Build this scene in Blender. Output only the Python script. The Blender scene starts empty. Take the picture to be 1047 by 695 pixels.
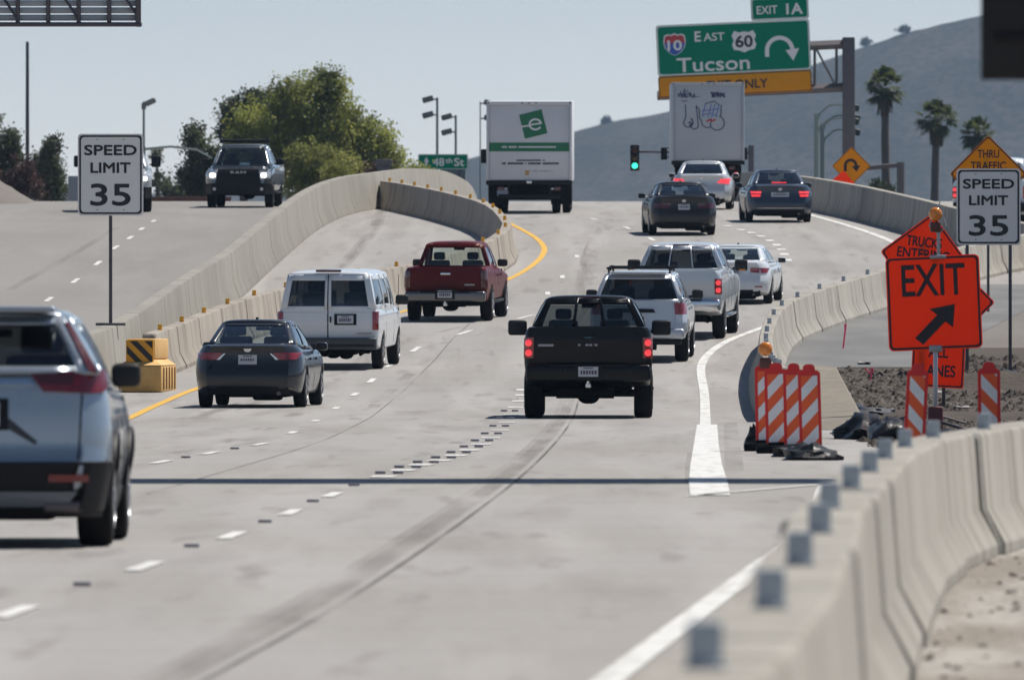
import bpy, bmesh, math, random
from mathutils import Vector, Matrix, Euler, noise

# ------------------------------------------------------------------ camera, world, sun, exposure
SC = bpy.context.scene
C = SC.collection
F = 13500.0; YH = 318.0; CX = 523.5; EYE = 1.65          # focal length in photo pixels, eye level
rad = math.radians

cam = bpy.data.cameras.new('camera'); camo = bpy.data.objects.new('camera', cam); C.objects.link(camo)
cam.sensor_width = 36.0; cam.lens = F / 1047.0 * 36.0
camo.location = (0, 0, EYE)
camo.rotation_euler = (rad(90) - math.atan((347.5 - YH) / F), 0, 0)
cam.clip_start = 1.0; cam.clip_end = 20000
cam.dof.use_dof = True; cam.dof.focus_distance = 215.0; cam.dof.aperture_fstop = 9.0
SC.camera = camo

SUN_EL, SUN_AZ = rad(58), rad(40)                          # azimuth from +X towards +Y
sun_dir = Vector((math.cos(SUN_EL) * math.cos(SUN_AZ), math.cos(SUN_EL) * math.sin(SUN_AZ), math.sin(SUN_EL)))
W = bpy.data.worlds.new('World'); SC.world = W; W.use_nodes = True
nt = W.node_tree; nt.nodes.clear()
sky = nt.nodes.new('ShaderNodeTexSky'); sky.sky_type = 'NISHITA'; sky.sun_disc = False
sky.sun_elevation = SUN_EL; sky.sun_rotation = math.atan2(sun_dir.x, sun_dir.y)
sky.air_density = 1.0; sky.dust_density = 0.25; sky.ozone_density = 1.5
bg = nt.nodes.new('ShaderNodeBackground'); bg.inputs['Strength'].default_value = 0.052
wo = nt.nodes.new('ShaderNodeOutputWorld')
tcw = nt.nodes.new('ShaderNodeTexCoord'); spw = nt.nodes.new('ShaderNodeSeparateXYZ'); nt.links.new(tcw.outputs['Generated'], spw.inputs[0])
mrw = nt.nodes.new('ShaderNodeMapRange'); mrw.inputs[1].default_value = .0; mrw.inputs[2].default_value = .22; mrw.inputs[3].default_value = 1; mrw.inputs[4].default_value = 0
nt.links.new(spw.outputs[2], mrw.inputs[0])                 # pale blue air low over the horizon
mxw = nt.nodes.new('ShaderNodeMix'); mxw.data_type = 'RGBA'; mxw.blend_type = 'MULTIPLY'; mxw.inputs[7].default_value = (1.10, 1.20, 1.66, 1)
nt.links.new(mrw.outputs[0], mxw.inputs[0]); nt.links.new(sky.outputs[0], mxw.inputs[6])
mr2 = nt.nodes.new('ShaderNodeMapRange'); mr2.inputs[1].default_value = .0; mr2.inputs[2].default_value = .03; mr2.inputs[3].default_value = 1.5; mr2.inputs[4].default_value = 1.0
nt.links.new(spw.outputs[2], mr2.inputs[0])
mx2 = nt.nodes.new('ShaderNodeMix'); mx2.data_type = 'RGBA'; mx2.blend_type = 'MULTIPLY'; mx2.inputs[0].default_value = 1
nt.links.new(mxw.outputs[2], mx2.inputs[6]); nt.links.new(mr2.outputs[0], mx2.inputs[7]); nt.links.new(mx2.outputs[2], bg.inputs[0])
nt.links.new(bg.outputs[0], wo.inputs[0])
sl = bpy.data.lights.new('sun', 'SUN'); sl.energy = 4.35; sl.angle = rad(0.5); sl.color = (1, .945, .87)
so = bpy.data.objects.new('sun', sl); C.objects.link(so); so.location = (60, 40, 80)
so.rotation_euler = sun_dir.to_track_quat('Z', 'Y').to_euler()
vs = SC.view_settings
vs.view_transform = 'Standard'; vs.look = 'None'; vs.exposure = 0.40; vs.gamma = 1; vs.use_curve_mapping = False
SC.cycles.max_bounces = 8; SC.cycles.transparent_max_bounces = 16; SC.cycles.volume_bounces = 0
SC.cycles.sample_clamp_indirect = 6.0

# ------------------------------------------------------------------ terrain profile and pixel helpers
GP = [(-400, 0), (0, 0), (180, 0), (205, -.02), (222, .05), (238, .2), (255, .54), (270, .97), (287, 1.47), (303, 1.92), (315, 2.36),
      (327, 2.8), (339, 3.22), (351, 3.62), (363, 3.96), (375, 4.26), (400, 4.77), (430, 5.22), (460, 5.4),
      (490, 5.38), (520, 5.15), (600, 3.9), (700, 2.2), (850, .6), (1000, 0), (9000, 0)]
def _slopes():
    n = len(GP); d = [(GP[i+1][1]-GP[i][1])/(GP[i+1][0]-GP[i][0]) for i in range(n-1)]
    m = [d[0]] + [0 if d[i-1]*d[i] <= 0 else 2*d[i-1]*d[i]/(d[i-1]+d[i]) for i in range(1, n-1)] + [d[-1]]
    return m
GM = _slopes()
def gz(Y):
    if Y <= GP[0][0] or Y >= GP[-1][0]: return 0.0
    i = 0
    while GP[i+1][0] < Y: i += 1
    x0, y0 = GP[i]; x1, y1 = GP[i+1]; h = x1-x0; t = (Y-x0)/h
    return (2*t**3-3*t*t+1)*y0 + (t**3-2*t*t+t)*h*GM[i] + (-2*t**3+3*t*t)*y1 + (t**3-t*t)*h*GM[i+1]
def gslope(Y): return (gz(Y+1.5)-gz(Y-1.5))/3.0
def zpx(y, up=0.0):                                         # distance at which ground (+up) shows at photo row y
    lo, hi = 22.0, 436.0
    f = lambda Z: (gz(Z)+up-EYE)/Z*F - (YH-y)
    for _ in range(50):
        m = (lo+hi)/2
        if f(m) < 0: lo = m
        else: hi = m
    return (lo+hi)/2
def px(x, y, up=0.0):
    Z = zpx(y, up); return ((x-CX)*Z/F, Z)
def at(x, y, Z): return Vector(((x-CX)*Z/F, Z, EYE+(YH-y)*Z/F))
def lerp(a, b, t): return a+(b-a)*t
def interp(tab, x):
    if x <= tab[0][0]: return tab[0][1]
    for (a, b), (c, d) in zip(tab, tab[1:]):
        if x <= c: return b+(d-b)*(x-a)/(c-a)
    return tab[-1][1]

# ------------------------------------------------------------------ materials
MATS = {}
def srgb(r, g, b):
    f = lambda c: (c/255/12.92 if c <= 10 else ((c/255+.055)/1.055)**2.4)
    return (f(r), f(g), f(b))
def mat(name, col, rough=.6, metal=0.0, var=.12, scale=3.0, bump=0.0, bscale=30.0, coat=0.0, emit=None, estr=0.0, spec=.5, flake=0.0):
    if name in MATS: return MATS[name]
    m = bpy.data.materials.new(name); m.use_nodes = True; MATS[name] = m
    n = m.node_tree.nodes; l = m.node_tree.links; b = n['Principled BSDF']
    b.inputs['Roughness'].default_value = rough; b.inputs['Metallic'].default_value = metal
    b.inputs['Specular IOR Level'].default_value = spec
    tc = n.new('ShaderNodeTexCoord')
    if var > 0:
        nz = n.new('ShaderNodeTexNoise'); nz.inputs['Scale'].default_value = scale; nz.inputs['Detail'].default_value = 5
        l.new(tc.outputs['Object'], nz.inputs['Vector'])
        mx = n.new('ShaderNodeMix'); mx.data_type = 'RGBA'
        mx.inputs[6].default_value = (*[c*(1-var) for c in col], 1); mx.inputs[7].default_value = (*[min(1, c*(1+var)) for c in col], 1)
        l.new(nz.outputs['Fac'], mx.inputs[0]); l.new(mx.outputs[2], b.inputs['Base Color'])
        rr = n.new('ShaderNodeMapRange'); rr.inputs[3].default_value = max(0.02, rough-.08); rr.inputs[4].default_value = min(1, rough+.08)
        l.new(nz.outputs['Fac'], rr.inputs[0]); l.new(rr.outputs[0], b.inputs['Roughness'])
    else:
        b.inputs['Base Color'].default_value = (*col, 1)
    if bump > 0:
        n2 = n.new('ShaderNodeTexNoise'); n2.inputs['Scale'].default_value = bscale; n2.inputs['Detail'].default_value = 4
        l.new(tc.outputs['Object'], n2.inputs['Vector'])
        bp = n.new('ShaderNodeBump'); bp.inputs['Strength'].default_value = bump; bp.inputs['Distance'].default_value = .02
        l.new(n2.outputs['Fac'], bp.inputs['Height']); l.new(bp.outputs[0], b.inputs['Normal'])
    if coat: b.inputs['Coat Weight'].default_value = coat; b.inputs['Coat Roughness'].default_value = .03
    if emit:
        b.inputs['Emission Color'].default_value = (*emit, 1); b.inputs['Emission Strength'].default_value = estr
    return m
def paint(name, col, metal=.0, rough=.32, coat=.7, spec=.4): return mat(name, col, rough, metal, .05, 6, coat=coat, spec=spec)
def glass(name, tint, refl=.09):
    if name in MATS: return MATS[name]
    m = bpy.data.materials.new(name); m.use_nodes = True; MATS[name] = m
    n = m.node_tree.nodes; l = m.node_tree.links; n.remove(n['Principled BSDF'])
    tr = n.new('ShaderNodeBsdfTransparent'); tr.inputs[0].default_value = (*tint, 1)
    gl = n.new('ShaderNodeBsdfGlossy'); gl.inputs['Roughness'].default_value = .02; gl.inputs[0].default_value = (.9, .95, 1, 1)
    lw = n.new('ShaderNodeLayerWeight'); lw.inputs[0].default_value = .5
    pw = n.new('ShaderNodeMath'); pw.operation = 'POWER'; pw.inputs[1].default_value = 4.0; l.new(lw.outputs['Facing'], pw.inputs[0])
    fr = n.new('ShaderNodeMath'); fr.operation = 'MULTIPLY_ADD'; fr.inputs[1].default_value = .85; fr.inputs[2].default_value = .05; l.new(pw.outputs[0], fr.inputs[0])
    mx = n.new('ShaderNodeMixShader'); l.new(fr.outputs[0], mx.inputs[0]); l.new(tr.outputs[0], mx.inputs[1]); l.new(gl.outputs[0], mx.inputs[2])
    l.new(mx.outputs[0], n['Material Output'].inputs[0]); return m

def nodes_of(m): return m.node_tree.nodes, m.node_tree.links, m.node_tree.nodes['Principled BSDF']
def layered(name, base, layers, rough=.85, bump=(40, .15), pos=True, stretch=(1, 1, 1)):
    """base colour mixed through noise layers: (scale, detail, lo, hi, colour, amount, stretch)"""
    if name in MATS: return MATS[name]
    m = bpy.data.materials.new(name); m.use_nodes = True; MATS[name] = m
    n, l, b = nodes_of(m); b.inputs['Roughness'].default_value = rough; b.inputs['Specular IOR Level'].default_value = .3
    src = n.new('ShaderNodeNewGeometry').outputs['Position'] if pos else n.new('ShaderNodeTexCoord').outputs['Object']
    cur = None
    for (sc, det, lo, hi, col, amt, st) in layers:
        mp = n.new('ShaderNodeMapping'); mp.inputs['Scale'].default_value = st; l.new(src, mp.inputs[0])
        nz = n.new('ShaderNodeTexNoise'); nz.inputs['Scale'].default_value = sc; nz.inputs['Detail'].default_value = det
        l.new(mp.outputs[0], nz.inputs['Vector'])
        mr = n.new('ShaderNodeMapRange'); mr.inputs[1].default_value = lo; mr.inputs[2].default_value = hi; mr.inputs[4].default_value = amt
        l.new(nz.outputs['Fac'], mr.inputs[0])
        mx = n.new('ShaderNodeMix'); mx.data_type = 'RGBA'; mx.inputs[7].default_value = (*col, 1)
        if cur is None: mx.inputs[6].default_value = (*base, 1)
        else: l.new(cur, mx.inputs[6])
        l.new(mr.outputs[0], mx.inputs[0]); cur = mx.outputs[2]
    l.new(cur, b.inputs['Base Color'])
    if bump:
        n2 = n.new('ShaderNodeTexNoise'); n2.inputs['Scale'].default_value = bump[0]; n2.inputs['Detail'].default_value = 5
        l.new(src, n2.inputs['Vector']); bp = n.new('ShaderNodeBump'); bp.inputs['Strength'].default_value = bump[1]; bp.inputs['Distance'].default_value = .03
        l.new(n2.outputs['Fac'], bp.inputs['Height']); l.new(bp.outputs[0], b.inputs['Normal'])
    m['last'] = 0
    return m

def road_material():
    m = layered('road concrete', (.288, .275, .262), [
        (.05, 4, .38, .62, (.25, .235, .215), .9, (6, 1, 1)),
        (.25, 6, .48, .62, (.335, .32, .305), .7, (3.5, .12, 1)),
        (.6, 6, .52, .7, (.20, .185, .17), .6, (2.2, .12, 1)),
        (1.6, 4, .60, .68, (.15, .135, .125), .45, (1.4, .10, 1)),
        (9, 4, .45, .75, (.36, .345, .33), .4, (1, .5, 1)),
        (45, 3, .62, .72, (.15, .14, .13), .35, (1, 1, 1)),
        (60, 2, .68, .75, (.5, .49, .47), .4, (1, 1, 1))], rough=.8, bump=(70, .12))
    n, l, b = nodes_of(m)
    # sawn cross joints every 4.6 m
    g = n.new('ShaderNodeNewGeometry'); sp = n.new('ShaderNodeSeparateXYZ'); l.new(g.outputs['Position'], sp.inputs[0])
    nz = n.new('ShaderNodeTexNoise'); nz.inputs['Scale'].default_value = .4; l.new(g.outputs['Position'], nz.inputs['Vector'])
    ad = n.new('ShaderNodeMath'); ad.operation = 'MULTIPLY_ADD'; ad.inputs[1].default_value = .15; l.new(nz.outputs['Fac'], ad.inputs[0]); l.new(sp.outputs['Y'], ad.inputs[2])
    mo = n.new('ShaderNodeMath'); mo.operation = 'PINGPONG'; mo.inputs[1].default_value = 2.3; l.new(ad.outputs[0], mo.inputs[0])
    lt = n.new('ShaderNodeMath'); lt.operation = 'LESS_THAN'; lt.inputs[1].default_value = .035; l.new(mo.outputs[0], lt.inputs[0])
    sc = n.new('ShaderNodeMath'); sc.operation = 'MULTIPLY'; sc.inputs[1].default_value = .5; l.new(lt.outputs[0], sc.inputs[0])
    src = b.inputs['Base Color'].links[0].from_socket
    mx = n.new('ShaderNodeMix'); mx.data_type = 'RGBA'; mx.inputs[7].default_value = (.1, .095, .09, 1)
    l.new(src, mx.inputs[6]); l.new(sc.outputs[0], mx.inputs[0]); l.new(mx.outputs[2], b.inputs['Base Color'])
    return m
M_ROAD = road_material()
M_DIRT = layered('dry dirt', (.050, .039, .030), [(.25, 6, .4, .65, (.074, .060, .047), .9, (1, .4, 1)), (2.2, 6, .5, .7, (.09, .07, .05), .7, (1, .35, 1)),
                                               (14, 5, .55, .7, (.10, .085, .07), .6, (1, .5, 1)), (30, 4, .58, .68, (.06, .05, .04), .6, (1, 1, 1))], rough=.95, bump=(6, .9))
M_GRAVEL = layered('grey gravel', (.165, .15, .135), [(.2, 5, .4, .65, (.13, .112, .095), .8, (1, .3, 1)), (6, 6, .5, .7, (.13, .11, .095), .5, (1, .4, 1)), (30, 4, .55, .7, (.36, .34, .31), .6, (1, 1, 1))], rough=.95, bump=(12, .6))
M_ASPH = layered('worn asphalt', (.14, .14, .14), [(.5, 5, .4, .65, (.20, .197, .19), .8, (1, .4, 1)), (40, 4, .5, .7, (.1, .1, .1), .5, (1, 1, 1))], rough=.9, bump=(60, .2))
M_ROADL = layered('older road concrete', (.225, .215, .20), [(.05, 4, .35, .7, (.18, .17, .16), .8, (6, 1, 1)), (.6, 5, .5, .8, (.27, .26, .245), .5, (2.2, .15, 1)), (9, 4, .45, .75, (.28, .265, .25), .4, (1, .5, 1)), (60, 2, .66, .75, (.34, .33, .32), .3, (1, 1, 1))], rough=.85, bump=(70, .12))
M_SAND = layered('sandy shoulder', (.33, .31, .28), [(.5, 6, .42, .58, (.185, .16, .13), .85, (2.0, .3, 1)), (6, 5, .54, .68, (.12, .09, .07), .7, (1.5, .4, 1)), (40, 4, .55, .7, (.40, .38, .35), .5, (1, 1, 1))], rough=.95, bump=(18, .5))
def concrete_wall(name, c, dark, amt=.7):
    return layered(name, c, [(.35, 5, .42, .7, tuple(x*.8 for x in c), .7, (1, 1, .5)), (2.4, 6, .46, .66, dark, amt*.65, (1.0, 1.0, .10)),
                             (7, 5, .55, .75, tuple(x*1.15 for x in c), .6, (1, 1, 1)), (50, 3, .62, .72, dark, .35, (1, 1, 1))], rough=.85, bump=(45, .25))
M_BARR = concrete_wall('barrier concrete', (.345, .325, .285), (.15, .13, .105), .9)
M_BARR2 = concrete_wall('barrier concrete warm', (.34, .305, .26), (.15, .125, .10), .9)
M_MEDIAN = concrete_wall('median concrete', (.285, .27, .235), (.15, .135, .115), .6)
M_MARK = layered('white road paint', (.62, .62, .60), [(6, 5, .48, .68, (.40, .39, .37), .75, (1, .12, 1)), (40, 3, .55, .7, (.36, .35, .33), .5, (1, 1, 1))], rough=.7, bump=None)
M_YEL = layered('yellow road paint', (.62, .36, .045), [(5, 5, .5, .7, (.42, .28, .09), .6, (1, .3, 1))], rough=.7, bump=None)
M_STEEL = mat('galvanised steel', (.36, .37, .38), .45, .7, .15, 4)
M_DSTEEL = mat('weathered steel', (.13, .115, .12), .55, .5, .2, 4)
M_POST = mat('sign post steel', (.10, .095, .11), .5, .6, .2, 5)
M_BLACK = mat('black plastic', (.010, .010, .012), .5, 0, .2, 6, spec=.2)
M_RUBBER = mat('tyre rubber', (.010, .010, .011), .85, 0, .25, 9, bump=.2, bscale=60, spec=.12)
M_UNDER = mat('underbody', (.008, .008, .008), .9, 0, .3, 5, spec=.1)
M_CHROME = mat('chrome', (.62, .63, .65), .16, 1, .05, 5)
M_ALLOY = mat('alloy wheel', (.42, .43, .45), .3, .9, .08, 8)
M_SEAT = mat('dark seat fabric', (.018, .018, .02), .9, 0, .2, 10)
M_SEATG = mat('grey seat fabric', (.07, .068, .065), .9, 0, .2, 10)
M_RED = mat('tail lens', (.26, .006, .010), .15, 0, .12, 20, coat=1.0)
M_REDL = mat('lit tail lens', (.5, .02, .02), .15, 0, .1, 20, coat=1.0, emit=(1, .05, .06), estr=.75)
M_RED2 = mat('deep red lens', (.16, .005, .009), .15, 0, .12, 20, coat=.6)
M_DRED = mat('dark tail lens', (.075, .006, .008), .15, 0, .12, 20, coat=1.0)
M_CLEAR = mat('clear lens', (.55, .55, .56), .12, .3, .1, 20, coat=1.0)
M_HEAD = mat('lit headlight', (.8, .8, .78), .1, 0, 0, 1, emit=(1, .97, .88), estr=2.6)
M_AMBER = mat('amber lens', (.75, .24, .01), .2, 0, .15, 30, coat=1.0)
M_ORANGE_S = mat('orange sign sheeting', (.98, .105, .02), .55, 0, .06, 3, spec=.12)
M_YORANGE_S = mat('yellow orange sign sheeting', srgb(234, 164, 26), .55, 0, .06, 3, spec=.12)
def translucent(m, w):
    n = m.node_tree.nodes; l = m.node_tree.links; b = n['Principled BSDF']; t = n.new('ShaderNodeBsdfTranslucent'); x = n.new('ShaderNodeMixShader'); x.inputs[0].default_value = w
    if b.inputs['Base Color'].links: l.new(b.inputs['Base Color'].links[0].from_socket, t.inputs[0])
    l.new(b.outputs[0], x.inputs[1]); l.new(t.outputs[0], x.inputs[2]); l.new(x.outputs[0], n['Material Output'].inputs[0])
translucent(M_ORANGE_S, .45); translucent(M_YORANGE_S, .3)
M_GREEN_S = mat('green sign sheeting', srgb(0, 124, 96), .7, 0, .06, 2, spec=.0)
M_WHITE_S = mat('white sign sheeting', (.84, .82, .79), .55, 0, .05, 3)
M_WLET = mat('white legend', (.75, .76, .76), .45, 0, .04, 4)
M_BLET = mat('black legend', (.014, .012, .016), .5, 0, .1, 4)
M_PLATE = mat('licence plate white', (.5, .52, .54), .4, 0, .1, 30)
M_PLATEI = mat('licence plate ink', (.08, .06, .12), .5, 0, .1, 30)
G_CLEAR = glass('clear glass', (.78, .84, .82)); G_TINT = glass('tinted glass', (.36, .40, .40)); G_DARK = glass('privacy glass', (.06, .064, .07))

# ------------------------------------------------------------------ mesh helpers
class MB:
    def __init__(s): s.v = []; s.f = []
    def add(s, vs, fs):
        o = len(s.v); s.v += [tuple(v) for v in vs]; s.f += [tuple(i+o for i in f) for f in fs]; return s
    def box(s, c, d, rot=None):
        x, y, z = [k/2 for k in d]
        vs = [Vector((a*x, b*y, e*z)) for e in (-1, 1) for a, b in ((-1, -1), (1, -1), (1, 1), (-1, 1))]
        if rot: M = Euler(rot).to_matrix(); vs = [M @ v for v in vs]
        c = Vector(c)
        return s.add([v+c for v in vs], [(0, 3, 2, 1), (4, 5, 6, 7), (0, 1, 5, 4), (1, 2, 6, 5), (2, 3, 7, 6), (3, 0, 4, 7)])
    def bbox(s, c, d, bev=.02, seg=2, rot=None):
        bm = bmesh.new(); bmesh.ops.create_cube(bm, size=1)
        bmesh.ops.scale(bm, vec=d, verts=bm.verts)
        bmesh.ops.bevel(bm, geom=bm.edges[:], offset=min(bev, min(d)*.45), segments=seg, affect='EDGES', profile=.5)
        if rot: bmesh.ops.rotate(bm, matrix=Euler(rot).to_matrix(), verts=bm.verts)
        bm.verts.index_update()
        s.add([v.co+Vector(c) for v in bm.verts], [[v.index for v in f.verts] for f in bm.faces]); bm.free(); return s
    def tube(s, pts, r, n=8, cap=True):
        pts = [Vector(p) for p in pts]; rs = r if isinstance(r, (list, tuple)) else [r]*len(pts)
        vs = []; fs = []
        for i, p in enumerate(pts):
            d = (pts[min(i+1, len(pts)-1)]-pts[max(i-1, 0)]).normalized()
            a = d.orthogonal() if abs(d.z) > .9 else d.cross(Vector((0, 0, 1)))
            if abs(d.z) > .9: a = Vector((1, 0, 0)) - d*d.x
            a.normalize(); b = d.cross(a)
            for k in range(n):
                t = 2*math.pi*k/n; vs.append(p+(a*math.cos(t)+b*math.sin(t))*rs[i])
        for i in range(len(pts)-1):
            for k in range(n): fs.append((i*n+k, i*n+(k+1) % n, (i+1)*n+(k+1) % n, (i+1)*n+k))
        if cap: fs.append(tuple(range(n-1, -1, -1))); fs.append(tuple((len(pts)-1)*n+k for k in range(n)))
        return s.add(vs, fs)
    def lathe(s, prof, n=16, c=(0, 0, 0), axis='Z'):        # prof = (r, h)
        vs = []; fs = []; c = Vector(c)
        for r, h in prof:
            for k in range(n):
                t = 2*math.pi*k/n
                p = (r*math.cos(t), r*math.sin(t), h)
                if axis == 'X': p = (h, r*math.cos(t), r*math.sin(t))
                if axis == 'Y': p = (r*math.cos(t), h, r*math.sin(t))
                vs.append(c+Vector(p))
        for i in range(len(prof)-1):
            for k in range(n): fs.append((i*n+k, i*n+(k+1) % n, (i+1)*n+(k+1) % n, (i+1)*n+k))
        fs.append(tuple(range(n-1, -1, -1))); fs.append(tuple((len(prof)-1)*n+k for k in range(n)))
        return s.add(vs, fs)
    def prism(s, poly, y0, y1):                              # polygon in (x, z), extruded along y
        n = len(poly)
        return s.add([(x, y0, z) for x, z in poly]+[(x, y1, z) for x, z in poly],
                     [tuple(range(n)), tuple(range(2*n-1, n-1, -1))]+[(i, (i+1) % n, (i+1) % n+n, i+n) for i in range(n)])
    def ring(s, outer, inner, y0, y1):                       # frame between two polygons of the same length, (x, z)
        n = len(outer)
        vs = [(x, y, z) for y in (y0, y1) for P in (outer, inner) for x, z in P]; fs = []
        for i in range(n):
            j = (i+1) % n
            fs += [(i, j, n+j, n+i), (2*n+i, 3*n+i, 3*n+j, 2*n+j), (i, 2*n+i, 2*n+j, j), (n+i, n+j, 3*n+j, 3*n+i)]
        return s.add(vs, fs)
    def grid(s, fn, nu, nv):
        vs = [fn(i/nu, j/nv) for j in range(nv+1) for i in range(nu+1)]
        return s.add(vs, [(j*(nu+1)+i, j*(nu+1)+i+1, (j+1)*(nu+1)+i+1, (j+1)*(nu+1)+i) for j in range(nv) for i in range(nu)])
    def shell(s, fn, nu, nv, proud, back=.03, nrm=None):     # closed patch lying on a surface
        P = [[Vector(fn(i/nu, j/nv)) for i in range(nu+1)] for j in range(nv+1)]
        a = P[0][nu]-P[0][0]; b = P[nv][0]-P[0][0]
        vs = []
        def nn(j, i):
            if nrm: return Vector(nrm)
            du = P[j][min(i+1, nu)]-P[j][max(i-1, 0)]; dv = P[min(j+1, nv)][i]-P[max(j-1, 0)][i]
            k = du.cross(dv)
            return k.normalized() if k.length > 1e-9 else Vector((0, -1, 0))
        sign = 1
        for side in (proud, -back):
            for j in range(nv+1):
                for i in range(nu+1): vs.append(P[j][i]+nn(j, i)*side)
        N = (nu+1)*(nv+1); fs = []
        for j in range(nv):
            for i in range(nu):
                q = (j*(nu+1)+i, j*(nu+1)+i+1, (j+1)*(nu+1)+i+1, (j+1)*(nu+1)+i)
                fs.append(q); fs.append(tuple(k+N for k in reversed(q)))
        rim = [(0, i) for i in range(nu+1)]+[(j, nu) for j in range(1, nv+1)]+[(nv, i) for i in range(nu-1, -1, -1)]+[(j, 0) for j in range(nv-1, 0, -1)]
        ids = [j*(nu+1)+i for j, i in rim]
        for a_, b_ in zip(ids, ids[1:]+ids[:1]): fs.append((b_, a_, a_+N, b_+N))
        return s.add(vs, fs)
    def build(s, name, m, parent=None, smooth=35, merge=False, recalc=True):
        me = bpy.data.meshes.new(name); me.from_pydata(s.v, [], s.f)
        bm = bmesh.new(); bm.from_mesh(me)
        if merge: bmesh.ops.remove_doubles(bm, verts=bm.verts, dist=.0008)
        if recalc: bmesh.ops.recalc_face_normals(bm, faces=bm.faces)
        for f in bm.faces: f.smooth = smooth > 0
        bm.to_mesh(me); bm.free()
        if smooth > 0 and smooth < 180: me.set_sharp_from_angle(angle=rad(smooth))
        me.materials.append(m)
        o = bpy.data.objects.new(name, me); C.objects.link(o)
        if parent: o.parent = parent
        return o

def tag(o, label=None, cat=None, group=None, kind=None):
    if label: o['label'] = label
    if cat: o['category'] = cat
    if group: o['group'] = group
    if kind: o['kind'] = kind
    return o
def thing(name, label, cat, loc=(0, 0, 0), rotz=0, group=None, rx=0, ry=0):
    o = bpy.data.objects.new(name, None); C.objects.link(o); o.empty_display_size = .3
    o.location = loc; o.rotation_euler = (rx, ry, rotz); return tag(o, label, cat, group)
ORD = 'first second third fourth fifth sixth seventh eighth ninth tenth eleventh twelfth thirteenth fourteenth fifteenth sixteenth seventeenth eighteenth nineteenth twentieth'.split()
ORD += ['twenty-'+w for w in ORD[:9]] + ['thirtieth'] + ['thirty-'+w for w in ORD[:9]] + ['fortieth'] + ['forty-'+w for w in ORD[:9]]

def rrect(w, h, r, n=5, cx=0, cz=0, rot=0):
    pts = []
    for sx, sz, a0 in ((1, 1, 0), (-1, 1, 90), (-1, -1, 180), (1, -1, 270)):
        for k in range(n+1):
            a = rad(a0+90*k/n); pts.append((sx*(w/2-r)+r*math.cos(a), sz*(h/2-r)+r*math.sin(a)))
    c, s_ = math.cos(rot), math.sin(rot)
    return [(cx+x*c-z*s_, cz+x*s_+z*c) for x, z in pts]
def clip(poly, w0, w1, z0, z1):
    def cut(P, ins, isect):
        out = []
        for a, b in zip(P, P[1:]+P[:1]):
            if ins(a): out.append(a)
            if ins(a) != ins(b): out.append(isect(a, b))
        return out
    def xi(v): return lambda a, b: (v, a[1]+(b[1]-a[1])*(v-a[0])/(b[0]-a[0]))
    def zi(v): return lambda a, b: (a[0]+(b[0]-a[0])*(v-a[1])/(b[1]-a[1]), v)
    for ins, isx in ((lambda p: p[0] >= w0, xi(w0)), (lambda p: p[0] <= w1, xi(w1)), (lambda p: p[1] >= z0, zi(z0)), (lambda p: p[1] <= z1, zi(z1))):
        if not poly: return []
        poly = cut(poly, ins, isx)
    return poly
def text(parent, body, cx, cz, w, h, m, y=-.01, bold=.0, rot=0, space=1.0, name='lettering'):
    cu = bpy.data.curves.new(name, 'FONT'); cu.body = body; cu.size = 1; cu.extrude = 0; cu.offset = 0; cu.space_character = space
    cu.resolution_u = 4
    o = bpy.data.objects.new(name, cu); C.objects.link(o)
    bpy.context.view_layer.update()
    me = bpy.data.meshes.new_from_object(o.evaluated_get(bpy.context.evaluated_depsgraph_get()))
    bpy.data.objects.remove(o)
    xs = [v.co.x for v in me.vertices]; ys = [v.co.y for v in me.vertices]
    x0, x1, y0, y1 = min(xs), max(xs), min(ys), max(ys)
    sx = w/(x1-x0); sz = h/(y1-y0); c, s_ = math.cos(rot), math.sin(rot)
    for v in me.vertices:
        a = (v.co.x-(x0+x1)/2)*sx; b = (v.co.y-(y0+y1)/2)*sz; d = v.co.z
        v.co = (cx+a*c-b*s_, y-.001, cz+a*s_+b*c)
    if bold > 0:                                            # heavier strokes: shifted layers, each a little in front of the last
        k = MB(); base = [tuple(v.co) for v in me.vertices]; pol = [tuple(p.vertices) for p in me.polygons]; e = bold*h*1.5
        for i, (dx, dz) in enumerate(((0, 0), (e, 0), (-e, 0), (0, e), (0, -e), (e*.7, e*.7), (-e*.7, e*.7), (e*.7, -e*.7), (-e*.7, -e*.7))):
            k.add([(p[0]+dx, p[1]-i*.0004, p[2]+dz) for p in base], pol)
        o2 = k.build(name, m, parent, smooth=0, recalc=False); return o2
    me.materials.clear(); me.materials.append(m); me.name = name
    o2 = bpy.data.objects.new(name, me); C.objects.link(o2); o2.parent = parent
    return o2

# ------------------------------------------------------------------ ground, roads
def sheet(name, ys, xl, xr, m, dz, nx=1, kind='structure'):
    mb = MB(); n = len(ys)
    vs = []; fs = []
    for y in ys:
        a, b = xl(y), xr(y)
        for i in range(nx+1): vs.append((lerp(a, b, i/nx), y, gz(y)+dz))
    for j in range(n-1):
        for i in range(nx): fs.append((j*(nx+1)+i, j*(nx+1)+i+1, (j+1)*(nx+1)+i+1, (j+1)*(nx+1)+i))
    o = mb.add(vs, fs).build(name, m, smooth=180); tag(o, kind=kind); return o
def flip_up(o):
    me = o.data
    if sum(p.normal.z for p in me.polygons) < 0: me.flip_normals()
    return o
YS = list(range(-60, 180, 20))+list(range(180, 560, 3))+list(range(560, 1000, 20))+[1000, 1200, 1500, 2000, 4000, 8000]
flip_up(sheet('ground', YS, lambda y: -4000, lambda y: 4000, M_DIRT, -.012, 2))
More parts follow.
